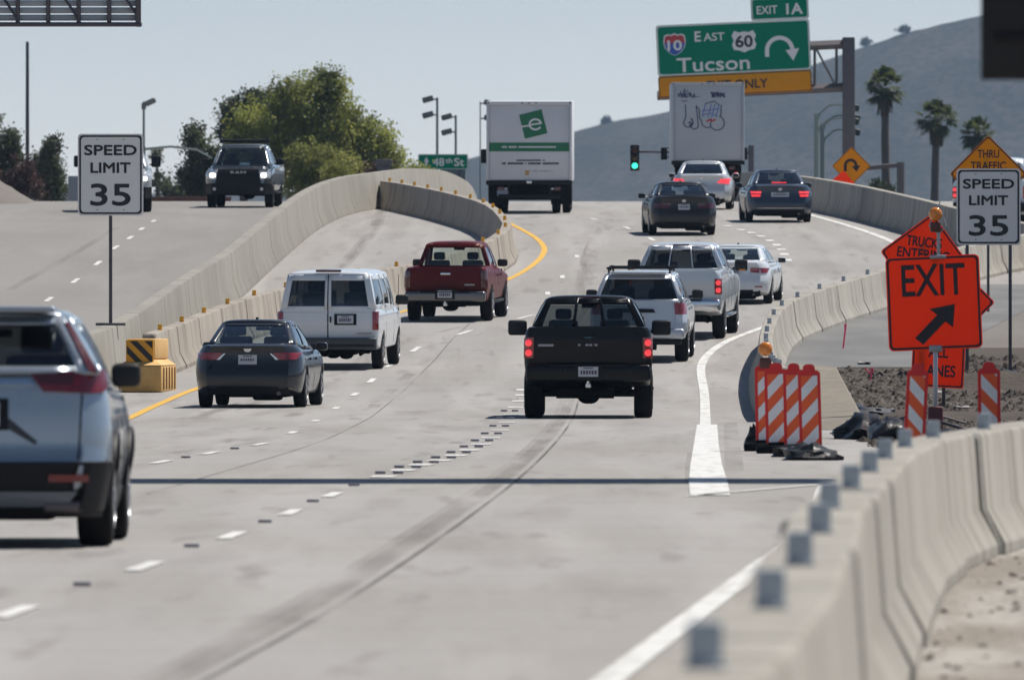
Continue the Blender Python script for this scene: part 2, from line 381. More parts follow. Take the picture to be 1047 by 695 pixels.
RIGHT = [(-60, -2.2), (20, -.1), (32, .5), (59, 1.5), (91, 3.2), (100, 3.9), (120, 4.4), (150, 4.3), (185, 4.75), (205, 4.9), (225, 5.2), (250, 5.9), (256, 6.1), (262, 8.8), (275, 9.6), (300, 12), (330, 22), (400, 32), (560, 40)]
flip_up(sheet('road', list(range(-60, 180, 12))+list(range(180, 561, 3)), lambda y: -34, lambda y: interp(RIGHT, y), M_ROAD, -.004, 6))
flip_up(sheet('left_road', list(range(-60, 180, 12))+list(range(180, 561, 3)), lambda y: -34, lambda y: interp([(60, -10.8), (120, -9.6), (180, -8.5), (236, -7.62), (277, -7.05), (327, -6.14), (383, -5.2), (402, -4.1), (430, -3.1), (460, -2.25), (520, -1.5), (570, -1.5)], y), M_ROADL, -.0005, 4))
flip_up(sheet('sand_shoulder', list(range(-20, 112, 4)), lambda y: interp(RIGHT, y)-.1, lambda y: interp(RIGHT, y)+14, M_SAND, -.008, 2))
flip_up(sheet('gravel_verge', list(range(268, 331, 3)), lambda y: interp(RIGHT, y)-.4 if y < 300 else interp(RIGHT, 300)-.4, lambda y: 40, M_GRAVEL, -.008, 3))
# worn asphalt to the right of the barrier row
flip_up(sheet('asphalt_apron', list(range(256, 315, 3)), lambda y: interp([(203, 3.8), (225, 4.1), (250, 4.7), (275, 5.9), (300, 7.6), (315, 9)], y), lambda y: interp([(203, 5.0), (225, 6.4), (250, 8), (275, 9.6), (300, 12), (315, 13)], y), M_ASPH, 0.0, 2))

def path_pts(pix, up=0.0): return [px(x, y, up) for x, y in pix]
def resample(P, step):
    out = [P[0]]; rem = step
    for a, b in zip(P, P[1:]):
        d = math.hypot(b[0]-a[0], b[1]-a[1]); pos = rem
        while pos <= d:
            t = pos/d; out.append((lerp(a[0], b[0], t), lerp(a[1], b[1], t))); pos += step
        rem = pos-d
    return out
def smooth_path(P, k=3):
    for _ in range(k):
        Q = [P[0]]
        for a, b in zip(P, P[1:]):
            Q += [(a[0]*.75+b[0]*.25, a[1]*.75+b[1]*.25), (a[0]*.25+b[0]*.75, a[1]*.25+b[1]*.75)]
        P = Q+[P[-1]]
    return P
def strip(mb, P, w, dz):
    P = [Vector(p) for p in P]; vs = []
    ws = w if isinstance(w, list) else [w]*len(P)
    for i, p in enumerate(P):
        d = (P[min(i+1, len(P)-1)]-P[max(i-1, 0)]).normalized(); n = Vector((d.y, -d.x))
        for s_ in (-1, 1):
            q = p+n*s_*ws[i]/2; vs.append((q.x, q.y, gz(q.y)+dz))
    mb.add(vs, [(2*i, 2*i+1, 2*i+3, 2*i+2) for i in range(len(P)-1)])
def marking(name, strips, m, dz=.0):
    mb = MB()
    for P, w in strips: strip(mb, P, w, dz)
    return tag(flip_up(mb.build(name, m, smooth=180)), kind='structure')
def dash_at(pix, length, curve):
    """dash centred at the photo pixel, running along the direction of a ground polyline"""
    x, y = px(*pix)
    best = min(range(len(curve)-1), key=lambda i: (curve[i][1]+curve[i+1][1]-2*y)**2)
    a, b = Vector(curve[best]), Vector(curve[best+1]); d = (b-a).normalized()*length
    return [(x-d.x*.5+d.x*k/2, y-d.y*.5+d.y*k/2) for k in range(3)]

LA = [(165, 472), (215, 463), (266, 454), (299, 442), (323, 430), (344, 417), (363, 403), (380, 389), (399, 373), (425, 357), (475, 340), (537, 324)]
LB1 = [(15, 625), (148, 578.5), (237, 547), (297, 523.5), (340, 505.5)]
LB2 = [(392, 487), (412, 480.5), (430, 475), (449, 470.5), (466, 465.5), (480, 460), (492, 454), (502, 447.5), (511, 439.5), (518, 432), (523, 424), (527, 416.5), (531, 410), (534, 404), (535, 398.5)]
LC = [(607, 224), (641, 233), (666, 244.5)]
LD = [(744, 231), (758, 235), (768, 238), (778, 241.5), (787, 246), (794, 250.5), (799, 255), (802, 260), (805, 266)]
LL = [(28, 320), (50, 306), (77, 287), (100, 269), (118, 253), (133, 243), (145, 234), (157, 226)]
DZ = .004
cA, cB1, cB2, cC, cD, cL = [path_pts(p) for p in (LA, LB1, LB2, LC, LD, LL)]
marking('lane_line', [(dash_at(p, 3.0, c), .115) for pp, c in ((LA, cA), (LB1, cB1), (LC, cC), (LL, cL)) for p in pp]
        + [(dash_at(p, 2.0, [(0, 300), (.06, 330)]), .11) for p in ((560, 300), (575, 283), (590, 262))], M_MARK, DZ)
marking('dotted_lane_line', [(dash_at(p, 1.3, cB2), .25) for p in LB2]+[(dash_at(p, 1.5, cD), .22) for p in LD], M_MARK, DZ)
E1 = [(-.4, 40), (.425, 59), (1.36, 80), (2.25, 100), (3.0, 126)]
wide = path_pts([(726, 506), (724, 492), (722, 475), (722, 455), (723, 434)])
nar = smooth_path(path_pts([(721, 434), (721, 415), (720, 398), (716, 380), (718, 369), (728, 358), (746, 347), (770, 338.5), (790, 331)]), 2)
thin = path_pts([(705, 507), (770, 501), (846, 494.5)])
ramp = smooth_path(path_pts([(800, 212), (835, 222), (868, 231), (892, 239), (912, 247), (930, 256)]), 2)
marking('edge_line', [(smooth_path(E1, 2), .15), (wide, [.36, .375, .34, .31, .295]), (nar, .165), (thin, .1), (ramp, .2)], M_MARK, DZ)
yl = smooth_path(path_pts([(20, 470), (90, 444), (135, 425), (168, 410), (200, 396), (290, 364), (400, 321), (470, 302), (510, 290), (532, 280), (548, 269), (556, 260), (557, 252), (548, 243), (532, 234), (520, 228)]), 2)
marking('yellow_line', [(yl, .15)], M_YEL, DZ)
marking('median_edge_line', [([( -11.5, 60), (-9.9, 120), (-8.7, 200), (-8.0, 250), (-7.6, 285), (-6.9, 325), (-6.0, 380), (-5.2, 420)], .12)], M_YEL, DZ)

def scar_material(name, col, lo=.42, hi=.6, amt=.8, sc=2.5, st=(1.5, .03, 1)):
    m = bpy.data.materials.new(name); m.use_nodes = True; n, l, b = nodes_of(m)
    b.inputs['Base Color'].default_value = (*col, 1); b.inputs['Roughness'].default_value = .85
    g = n.new('ShaderNodeNewGeometry'); mp = n.new('ShaderNodeMapping'); mp.inputs['Scale'].default_value = st; l.new(g.outputs['Position'], mp.inputs[0])
    nz = n.new('ShaderNodeTexNoise'); nz.inputs['Scale'].default_value = sc; nz.inputs['Detail'].default_value = 5; l.new(mp.outputs[0], nz.inputs['Vector'])
    mr = n.new('ShaderNodeMapRange'); mr.inputs[1].default_value = lo; mr.inputs[2].default_value = hi; mr.inputs[4].default_value = amt; l.new(nz.outputs['Fac'], mr.inputs[0])
    l.new(mr.outputs[0], b.inputs['Alpha']); return m
M_SCAR = scar_material('ground-off marking scar', (.19, .168, .15), .32, .70, .24, 2.0, (1.1, .05, 1))
M_SEAM = scar_material('sealed joint', (.07, .06, .06), .3, .55, .5)
M_STAIN = scar_material('road stain', (.19, .165, .15), .42, .68, .35, 1.4, (3, .05, 1))
S1 = smooth_path(path_pts([(90, 740), (170, 695), (300, 628), (395, 570), (460, 527), (510, 492), (545, 462), (566, 440), (578, 420), (585, 395), (588, 370), (588, 345)]), 2)
S2 = smooth_path(path_pts([(150, 505), (235, 480), (300, 461), (345, 445), (376, 428), (398, 411), (416, 396), (432, 380), (448, 364), (462, 347), (480, 331)]), 2)
S3 = smooth_path(path_pts([(628, 224), (612, 240), (602, 262), (596, 290), (592, 320), (570, 345)]), 2)
S4 = smooth_path(path_pts([(10, 296), (45, 277), (75, 260), (100, 245), (120, 233)]), 2)
S5 = smooth_path([(-5.9, 262), (-4.7, 300), (-4.1, 330), (-3.7, 360), (-3.9, 395)], 2)
S1b = [(x-.03, y) for x, y in S1]
marking('wide_scar', [(S1b, .26), (S5, .34)], M_SCAR, .0012)
marking('marking_scar', [(S1, .16), (S5, .16), (S4, .22)] + [(dash_at(p, 4.2, path_pts(LA)), .2) for p in ((459, 337), (445, 353), (432, 370), (416, 385), (399, 400), (383, 415), (364, 428), (339, 441), (314, 453))], M_SCAR, .002)
off = [(x+.17, y) for x, y in S1]
marking('joint_line', [(off, .035), (S2, .02), (path_pts([(860, 640), (700, 618), (560, 600)]), .06)][:2], M_SEAM, .0035)
marking('road_stain', [(S3, .4)] + [(dash_at(p, 5, cA), .3) for p in ((300, 424), (270, 438), (234, 450), (196, 461))] + [(dash_at((x-14, y-2), 3, cB2), .45) for x, y in LB2[3::3]] + [(path_pts(p), .45) for p in ([(195, 428), (240, 416), (285, 402)], [(420, 345), (395, 355), (365, 372)])], M_STAIN, .001)
# darker wheel paths in each lane
def between(P, Q, f):
    out = []
    for x, y in P:
        q = interp([(b, a) for a, b in Q], y); out.append((lerp(x, q, f), y))
    return out
LAi = sorted(cA, key=lambda p: p[1]); LBi = sorted([(-2.73-.5, 50)]+cB1+cB2, key=lambda p: p[1]); NARi = sorted([(.425, 59), (1.36, 80), (1.6, 118)]+nar, key=lambda p: p[1])
M_PATH = scar_material('wheel path', (.225, .21, .195), .42, .70, .20, .8, (1.6, .05, 1))
wp_ = []
grid_y = list(range(70, 300, 6))
for f in (.27, .73):
    wp_.append((between([(interp([(b, a) for a, b in LBi], y), y) for y in grid_y], NARi, f), .5))
    wp_.append((between([(interp([(b, a) for a, b in LAi], y), y) for y in grid_y if y > 140], LBi, f), .5))
    wp_.append((between([(interp([(b, a) for a, b in LAi], y), y) for y in grid_y if y > 140], [(x-3.1, y) for x, y in LAi], f), .5))
marking('patch_stain', [(path_pts([(752, 492), (750, 470), (748, 446), (747, 432)]), .2), (path_pts([(704, 494), (704, 478), (706, 462)]), .07)], M_SCAR, .003)
for i, pix in enumerate([(84, 598.5), (196, 559), (271, 534), (320, 513), (362, 496.5), (120, 481), (190, 468), (240, 459)]):
    mb = MB(); mb.bbox((0, 0, .012), (.11, .1, .022), .009)
    o = mb.build('pavement_marker', mat('reflector grey', (.17, .17, .20), .4, 0, .2, 20)); x, y = px(*pix)
    o.location = (x, y, gz(y))
    tag(o, f'{ORD[i]} grey raised reflector between white lane dashes, counted from the bottom left', 'road marker', 'raised reflectors in the lane lines')
for i in range(12):
    if i == 11: break
    a, b = LB2[i], LB2[i+1]; x, y = px((a[0]+b[0])/2-4, (a[1]+b[1])/2)
    mb = MB()
    mb.bbox((-.09, 0, .012), (.11, .25, .024), .01); mb.bbox((.09, 0, .012), (.11, .25, .024), .01)
    o = mb.build('pavement_marker', mat('reflector grey', (.17, .17, .20), .4, 0, .2, 20)); o.location = (x, y, gz(y))
    tag(o, f'{ORD[i]} pair of grey raised markers along the wide dotted line, from the near end', 'road marker', 'paired markers in the dotted line')

# ------------------------------------------------------------------ barriers
def profile(h, half=.30, tw=.36):
    k = h/.81
    R_ = [(half, 0), (half, .07), (half*.60, .30*k), (half*tw+.015, h-.03), (half*tw, h)]
    return R_+[(-x, z) for x, z in reversed(R_)]
def barrier_mesh(P, h, half=.30, tw=.36):
    """solid concrete run along ground points P"""
    pr = profile(h, half, tw); n = len(pr); vs = []; fs = []
    P = [Vector(p) for p in P]
    for i, p in enumerate(P):
        d = (P[min(i+1, len(P)-1)]-P[max(i-1, 0)]).normalized(); q = Vector((d.y, -d.x))
        for x, z in pr:
            w = p+q*x; vs.append((w.x, w.y, gz(p.y)+z-.002))
    for i in range(len(P)-1):
        for k in range(n-1): fs.append((i*n+k, i*n+k+1, (i+1)*n+k+1, (i+1)*n+k))
    fs.append(tuple(range(n))); fs.append(tuple((len(P)-1)*n+k for k in range(n-1, -1, -1)))
    mb = MB(); mb.add(vs, fs); return mb
M_TAB = mat('grey reflector tab', (.40, .44, .47), .5, 0, .1, 20)
M_TABY = mat('yellow reflector tab', srgb(240, 175, 50), .5, 0, .1, 20)
def barrier_row(P, seg, h, m, label, group, tabs=None, gap=.05, tabpos=.5, half=.30, skip=(), jit=.0, tw=.36):
    rn = random.Random(len(P)*7+int(seg*10))
    Q = resample(P, seg); k = 0
    for i, (a, b) in enumerate(zip(Q, Q[1:])):
        d = Vector(b)-Vector(a); L = d.length; d.normalize()
        off_ = Vector((d.y, -d.x))*rn.uniform(-jit, jit)
        A = Vector(a)+d*gap/2+off_; B = Vector(b)-d*gap/2+off_; M_ = (A+B)/2
        nn = 4
        tt = [0, .09/L, .10/L]+[t/nn for t in range(1, nn)]+[1-.10/L, 1-.09/L, 1]
        mb = barrier_mesh([A.lerp(B, t) for t in tt], h, half, tw)
        npf = 10
        for e_, ks in ((A, (0, 1)), (B, (len(tt)-1, len(tt)-2))):   # chamfered ends make a dark groove at each joint
            for kk in ks:
                cpt = A.lerp(B, tt[kk])
                for q in range(kk*npf, kk*npf+npf):
                    v = mb.v[q]; f_ = .90
                    mb.v[q] = (cpt.x+(v[0]-cpt.x)*f_, cpt.y+(v[1]-cpt.y)*f_, v[2]-(.02 if v[2]-gz(cpt.y) > h*.8 else 0))
        o3 = Vector((M_.x, M_.y, gz(M_.y))); mb.v = [tuple(Vector(v)-o3) for v in mb.v]
        o = mb.build('concrete_barrier', m, smooth=25); o.location = o3
        bv = o.modifiers.new('soft edges', 'BEVEL'); bv.width = .018; bv.segments = 2; bv.limit_method = 'ANGLE'; bv.angle_limit = rad(28)
        tag(o, label % ORD[i], 'barrier', group)
        if tabs:
            tp = A.lerp(B, tabpos); loc = Vector((tp.x, tp.y, gz(tp.y)+h))-o3
            t = MB(); t.bbox((0, 0, .055), (.085, .035, .11), .008); t.bbox((0, .0, .006), (.1, .1, .012), .004)
            to = t.build('reflector', tabs, o); to.location = loc
near = smooth_path([(-.35, 15), (.1, 24), (.5, 31.8), (.785, 38), (1.01, 45), (1.23, 52.7), (1.47, 58.7), (1.73, 66), (2.25, 79), (2.66, 85.4), (3.1, 91), (3.9, 99.5), (5.2, 110), (7.2, 122), (9.5, 132)], 1)
barrier_row(near, 6.25, .82, M_BARR, '%s cream concrete barrier segment of the blurred foreground row, from the near end', 'foreground barrier segments', M_TAB, tabpos=.52, gap=.14, half=.32, jit=.03, tw=.44)
m3 = smooth_path([(4.05, 199), (4.2, 212), (4.4, 226), (4.62, 241), (4.95, 256), (5.5, 271), (6.5, 281), (7.4, 289), (8.3, 297), (9.5, 307), (11.0, 317), (13, 327), (15.5, 336)], 2)
barrier_row(m3, 6.1, .82, M_BARR, '%s grey tabbed concrete barrier segment curving up behind the striped panels, from the near end', 'right lane barrier segments', M_TAB, half=.32)
m1 = smooth_path([(-6.85, 249), (-6.3, 262), (-5.75, 272), (-5.15, 280), (-3.5, 294.5), (-2.4, 302), (-1.4, 311), (-.72, 318), (-.28, 325), (-.1, 332), (-.2, 339), (-.6, 354), (-2.1, 375), (-4.1, 404)], 1)
barrier_row(m1, 6.1, .82, M_BARR2, '%s warm concrete barrier segment with yellow tab, hooked row from the yellow crash cushion', 'barrier segments with yellow tabs', M_TABY)
m4 = smooth_path([(7.6, 432), (8.3, 415), (9.2, 392), (9.9, 375), (10.7, 358), (11.6, 343), (13.2, 325), (15.5, 312)], 2)
barrier_row(m4, 4.6, .95, M_BARR, '%s shaded concrete barrier segment along the right exit curve, from the far end', 'exit curve barrier segments')
# cast median wall
med = smooth_path([(-10.8, 60), (-9.6, 120), (-8.5, 180), (-7.62, 236), (-7.45, 245), (-7.05, 277), (-6.14, 327), (-5.2, 383), (-4.1, 402), (-3.1, 430), (-2.25, 460), (-1.75, 490), (-1.5, 520), (-1.5, 570)], 2)
mp_ = resample(med, 1.5)
mw = barrier_mesh(mp_, 1.07, .33).build('median_wall', M_MEDIAN, smooth=30)
tag(mw, 'long cast concrete median wall between the two carriageways', 'wall')
jm = MB()
for i in range(2, len(mp_)-1, 8):
    a = Vector(mp_[i]); d = (Vector(mp_[i+1])-a).normalized()
    jm.v, jm.f = jm.v, jm.f
    b_ = barrier_mesh([a, a+d*.025], 1.073, .334); jm.add(b_.v, b_.f)
jm.build('wall_joint', mat('joint shadow', (.09, .08, .07), .9, 0, .2, 5), mw, smooth=0)

# tapered barrier end lying right of the row
we = MB()
A = px(806, 432); B = px(884, 440)
zc = zpx(436)
def wp(x, y, up): 
    Z = zpx(y, up); return Vector(((x-CX)*Z/F, Z, gz(Z)+up))
pts = [wp(812, 436, .0), wp(884, 436, .0), wp(858, 392, .32), wp(812, 386, .36), wp(815, 428, .02), wp(800, 365, .55), wp(850, 366, .5)]
vs = [(3.85, 186, 0), (5.0, 182, 0), (5.0, 186, .05), (3.85, 190, .06), (5.5, 224, .70), (4.72, 224, .76), (5.9, 227, 0), (4.66, 227, 0)]
we.add(vs, [(0, 1, 2, 3), (3, 2, 4, 5), (1, 6, 4, 2), (0, 3, 5, 7), (7, 5, 4, 6), (0, 7, 6, 1)])
o = we.build('barrier_end_ramp', concrete_wall('tan ramp concrete', (.215, .19, .15), (.11, .09, .07), .9), smooth=0)
bv = o.modifiers.new('soft edges', 'BEVEL'); bv.width = .03; bv.segments = 2
tag(o, 'sloping tan concrete end ramp behind the four striped panels', 'barrier end')

# yellow crash cushion at the start of the hooked row
def crash_cushion():
    x, y = px(143, 401)
    t = thing('crash_cushion', 'tan wooden-looking crash cushion with a black and yellow chevron plate', 'crash cushion', (x, y, gz(y)), rad(-4))
    M_T = layered('tan plastic', (.60, .36, .12), [(1.2, 4, .4, .7, (.68, .46, .2), .8, (1, 1, 1)), (9, 4, .5, .7, (.4, .25, .09), .5, (1, 1, 3))], rough=.6, pos=False, bump=(20, .2))
    b = MB(); b.bbox((0, 1.4, .24), (.78, 2.8, .48), .03)
    b.add([(-.39, 0.01, .485), (.39, 0.01, .485), (.39, 2.8, .485), (-.39, 2.8, .485), (-.21, .3, .60), (.21, .3, .60), (.21, 2.8, .60), (-.21, 2.8, .60)],
          [(0, 1, 5, 4), (1, 2, 6, 5), (2, 3, 7, 6), (3, 0, 4, 7), (4, 5, 6, 7), (3, 2, 1, 0)])
    b.build('base', M_T, t)
    u = MB(); u.bbox((0, 1.5, .78), (.50, 2.5, .36), .025); u.build('top_box', M_T, t)
    r = MB()
    for k in range(5): r.bbox((.398, .35+k*.52, .25), (.03, .06, .40), .008)
    r.build('rib', mat('dark tan', (.3, .17, .06), .7), t)
    p = MB(); p.bbox((-.02, .2, .72), (.5, .05, .44), .01); pl = p.build('chevron_plate', mat('plate yellow', srgb(226, 160, 30), .5), t)
    s = MB()
    for k in range(-2, 3):
        z0 = .72+k*.27; q = clip([(-.4, z0+.4), (-.4, z0+.53), (.4, z0-.27), (.4, z0-.40)], -.25, .21, .52, .92)
        if q: s.prism(q, .16, .172)
    s.build('stripe', M_BLET, pl, smooth=0)
crash_cushion()

# ------------------------------------------------------------------ vehicles
def wheel(parent, x, y, r, w, rim_m, lift=0.0):
    sgn = 1 if x > 0 else -1
    xo = x+sgn*w/2; xi = x-sgn*w/2
    t = MB(); pr = [(r*.60, xi), (r*.80, xi), (r*.95, xi+sgn*w*.04), (r, xi+sgn*w*.16), (r, xo-sgn*w*.16), (r*.95, xo-sgn*w*.04), (r*.80, xo), (r*.60, xo)]
    t.lathe(pr, 28, (0, y, r), 'X')
    o = t.build('wheel', M_RUBBER, parent)
    q = MB(); q.lathe([(r*.64, xo-sgn*.02), (r*.66, xo+sgn*.006), (r*.60, xo+sgn*.008), (r*.57, xo-sgn*.03), (.02, xo-sgn*.035)], 20, (0, y, r), 'X')
    for k in range(5):
        a = 2*math.pi*k/5; q.box((xo-sgn*.012, y+math.cos(a)*r*.32, r+math.sin(a)*r*.32), (.03, r*.62, r*.17), (a, 0, 0))
    q.lathe([(r*.14, xo-sgn*.02), (r*.14, xo+sgn*.008), (r*.1, xo+sgn*.012)], 12, (0, y, r), 'X')
    q.build('rim', rim_m, o)

class Car:
    """lofted body with real window openings; rear bumper at y=0, front at y=L"""
    def __init__(s, spec, root):
        s.__dict__.update(dict(k_r=.24, r_r=.45, k_f=.34, r_f=.8, crown=.015, zb=.2, rw=.21, wheel_in=.01, bedcut=None, offfade=1.0))
        s.__dict__.update(spec); s.t = root
    def w(s, z): return s.W/2*interp(s.wp, z)
    def taper(s, y):
        t = 1.0
        if y < s.r_r: t -= s.k_r*(1-y/s.r_r)**2
        e = s.L-y
        if e < s.r_f: t -= s.k_f*(1-e/s.r_f)**2
        return t
    def ytrans(s, y, z):
        a = interp(s.off, z)*max(0, 1-y/s.offfade); b = interp(s.foff, z)*max(0, 1-(s.L-y)/s.offfade)
        return y+a-b
    def ry(s, x, z):                                        # rear face y at (x, z)
        q = min(.9995, abs(x)/s.w(z)); d = 0.0
        if 1-q < s.k_r: d = s.r_r*(1-math.sqrt((1-q)/s.k_r))
        return s.ytrans(d, z)
    def fy(s, x, z):
        q = min(.9995, abs(x)/s.w(z)); d = 0.0
        if 1-q < s.k_f: d = s.r_f*(1-math.sqrt((1-q)/s.k_f))
        return s.ytrans(s.L-d, z)
    def zbot(s, y):                                          # underside rises at both ends
        e = min(y, s.L-y); return s.zb+max(0, .55-e)*.22
    def body(s):
        ys = [0, .02, .06, .12, .2, .32, .48, .7, .95, 1.2]; y = 1.5
        while y < s.L-1.2: ys.append(y); y += .3
        ys += [s.L-k for k in (1.1, .85, .65, .48, .32, .2, .12, .06, .02, 0)]
        rows = []
        ts = [0, .03, .1, .2, .3, .4, .5, .6, .7, .8, .88, .95, 1.0]
        for y in ys:
            zt = interp(s.top, y); zb = s.zbot(y); tp = s.taper(y); r = []
            r.append((0, s.ytrans(y, zb), zb)); r.append((s.w(zb)*tp*.86, s.ytrans(y, zb), zb))
            for t in ts:
                z = lerp(zb+.015, zt, t); k = 1.0
                if t == 0: k = .97
                if t == .95: k = .988
                if t == 1.0: k = .955
                r.append((s.w(z)*tp*k, s.ytrans(y, z), z))
            z = zt; r.append((s.w(z)*tp*.88, s.ytrans(y, z)+(.02 if y < .3 else 0), z+s.crown*.35)); r.append((s.w(z)*tp*.5, s.ytrans(y, z)+(.02 if y < .3 else 0), z+s.crown*.85)); r.append((0, s.ytrans(y, z)+(.02 if y < .3 else 0), z+s.crown))
            rows.append(r)
        n = len(rows[0]); vs = []; fs = []
        for r in rows:
            vs += [(x, y, z) for x, y, z in r]+[(-x, y, z) for x, y, z in r[1:-1]]
        N = n+n-2
        loop = list(range(n))+list(range(N-1, n-1, -1))
        for i in range(len(rows)-1):
            for a, b in zip(loop, loop[1:]+loop[:1]): fs.append((i*N+a, i*N+b, (i+1)*N+b, (i+1)*N+a))
        for i in (0, len(rows)-1):
            for k in range(1, n-2):
                L0, L1 = i*N+k, i*N+k+1; R0, R1 = i*N+n+k-1, i*N+n+k
                fs.append((L0, L1, R1, R0))
            fs.append((i*N, i*N+1, i*N+n)); fs.append((i*N+n-1, i*N+n-2, i*N+N-1))
        b = MB(); b.add(vs, fs); o = b.build('body', s.paint, None, smooth=40)
        cut = []
        for y in (s.ax, s.ax+s.wb):
            c = MB(); c.lathe([(s.r+.055, -2), (s.r+.055, 2)], 32, (0, y, s.r), 'X'); cut.append(c.build('cutter', M_BLACK, None, smooth=60))
        if s.bedcut:
            y0, y1, hw, z0 = s.bedcut; c = MB(); c.box((0, (y0+y1)/2, z0+1), (hw*2, y1-y0, 2)); cut.append(c.build('cutter', M_BLACK, None))
        for c in cut:
            md = o.modifiers.new('cut', 'BOOLEAN'); md.operation = 'DIFFERENCE'; md.solver = 'EXACT'; md.object = c
        bpy.context.view_layer.update()
        me = bpy.data.meshes.new_from_object(o.evaluated_get(bpy.context.evaluated_depsgraph_get()))
        o.modifiers.clear(); o.data = me; me.name = 'body'
        for c in cut: bpy.data.objects.remove(c)
        me.materials.clear(); me.materials.append(s.paint)
        for p in me.polygons: p.material_index = 0
        me.set_sharp_from_angle(angle=rad(38))
        o.parent = s.t; s.body_o = o
        u = MB(); hw = s.W/2-.32
        zt = (s.bedcut[3]-.03) if s.bedcut else .75
        u.box((0, s.L/2, (s.zb-.03+zt)/2), (hw*2, s.L-1.0, zt-s.zb+.03))
        u.bbox((0, s.ax, s.r), (s.W-.5, .12, .12), .04); u.bbox((0, s.ax, s.r-.02), (.28, .3, .26), .1, 3)
        u.bbox((.3, s.ax-.55 if s.ax > .8 else .5, s.zb-.01), (.5, .3, .14), .06, 3)
        u.build('underbody', M_UNDER, s.t)
        for y in (s.ax, s.ax+s.wb):
            for sg in (-1, 1): wheel(s.t, sg*(s.W/2-s.rw/2-s.wheel_in), y, s.r, s.rw, s.rim)
        return o
    # greenhouse
    def P(s, side, u, t):
        g = s.G
        if side in 'RF':                                     # rear or front, u in -1..1
            e = 1-u*u
            if side == 'R':
                a = Vector((u*g['wb'][0], g['yb'][0]-g['bul'][0]*e, g['zb'][0])); b = Vector((u*g['wr'][0], g['yr'][0]-g['bul'][0]*.8*e, g['zr'][0]))
                o = Vector((0, -1, .3))
            else:
                a = Vector((u*g['wb'][1], g['yb'][1]+g['bul'][1]*e, g['zb'][1])); b = Vector((u*g['wr'][1], g['yr'][1]+g['bul'][1]*.8*e, g['zr'][1]))
                o = Vector((0, 1, .5))
            return a.lerp(b, t)+o*(.03*4*t*(1-t)*min(1, e*3))
        sg = 1 if side == '+' else -1; k = min(1, u*6, (1-u)*6)
        bow = .03*math.sin(math.pi*u)
        a = Vector((sg*(lerp(*g['wb'], u)+bow), lerp(*g['yb'], u), lerp(*g['zb'], u))); b = Vector((sg*(lerp(*g['wr'], u)+bow), lerp(*g['yr'], u), lerp(*g['zr'], u)))
        return a.lerp(b, t)+Vector((sg*.025*4*t*(1-t)*k, 0, 0))
    def inset(s, side, u, t, d=.012):
        e = .01
        du = s.P(side, min(u+e, 1), t)-s.P(side, u-e if u-e > -1 else -1, t); dv = s.P(side, u, min(1, t+e))-s.P(side, u, max(0, t-e))
        n = du.cross(dv).normalized(); p = s.P(side, u, t)
        c = Vector((0, lerp(*s.G['yb'], .5), p.z))
        if (c-p).dot(n) < 0: n = -n
        return p+n*d
    def greenhouse(s):
        g = s.G; fr = MB()
        def frame(side, win, ulo, uhi):
            """win = list of (u0, u1, t0, t1); fill everything else"""
            us = sorted(set([ulo, uhi]+[w_[0] for w_ in win]+[w_[1] for w_ in win]))
            for a, b in zip(us, us[1:]):
                w_ = next((w_ for w_ in win if w_[0] <= a+1e-6 and w_[1] >= b-1e-6), None)
                n = max(2, int((b-a)*5/(uhi-ulo)*2))
                for t0, t1 in (((0, w_[2]), (w_[3], 1)) if w_ else ((0, 1),)):
                    if t1-t0 > 1e-4: fr.grid(lambda i, j: s.P(side, lerp(a, b, i), lerp(t0, t1, j)), n, 4)
        frame('R', [g['rear']] if not isinstance(g['rear'], list) else g['rear'], -1, 1); frame('F', [(-.92, .92, .04, .93)], -1, 1)
        for sd in '+-': frame(sd, g['side'], 0, 1)
        def roof(i, j):
            u = 2*i-1; e = 1-u*u
            x = u*(lerp(*g['wr'], j)+.03*math.sin(math.pi*j)); y = lerp(g['yr'][0]-g['bul'][0]*.8*e, g['yr'][1]+g['bul'][1]*.8*e, j)
            return (x, y, lerp(*g['zr'], j)+g['crown']*(1-u**6)**.6*(1-(2*j-1)**8)**.6 + .012*(1-u*u))
        fr.grid(roof, 16, 16)
        o = fr.build('cabin_shell', g.get('paint', s.paint), s.t, smooth=48, merge=True)
        sm = o.modifiers.new('thickness', 'SOLIDIFY'); sm.thickness = .03; sm.offset = -1
        rears = g['rear'] if isinstance(g['rear'], list) else [g['rear']]
        for nm, side, wl, gm in (('rear_window', 'R', rears, s.gr), ('windshield', 'F', [(-.92, .92, .04, .93)], s.gf), ('side_window', '+', g['side'], s.gs), ('side_window', '-', g['side'], s.gs)):
            for (a, b, c, d) in wl:
                m = MB(); m.grid(lambda i, j: s.inset(side, lerp(a-.004, b+.004, i), lerp(max(0, c-.004), min(1, d+.004), j)), 8, 5); m.build(nm, gm, s.t, smooth=180)
        # cabin floor lining and seats
        z0 = min(g['zb'])
        ln = MB(); hw = min(g['wb'])-.05
        ln.box((0, (g['yb'][0]+g['yb'][1])/2, z0+.012), (hw*2, abs(g['yb'][1]-g['yb'][0])-.08, .03)); ln.build('cabin_lining', M_UNDER, s.t)
        zr = max(g['zr']); sh = s.seat_h
        for sy in s.seats:
            y, full = sy
            for sx in (-1, 1):
                x = sx*.37*s.W/1.82; m = MB()
                m.bbox((x, y, z0+sh*.25), (.46, .14, sh*.62), .05, 3); m.bbox((x, y-.01, z0+sh*.78), (.25, .10, sh*.40), .045, 3)
                m.build('seat', s.seat_m, s.t)
        m = MB(); yd = g['yb'][1]-.5
        m.bbox((0, yd+.1, z0+.02), (hw*1.8, .5, .1), .04); m.build('dashboard', M_SEAT, s.t)
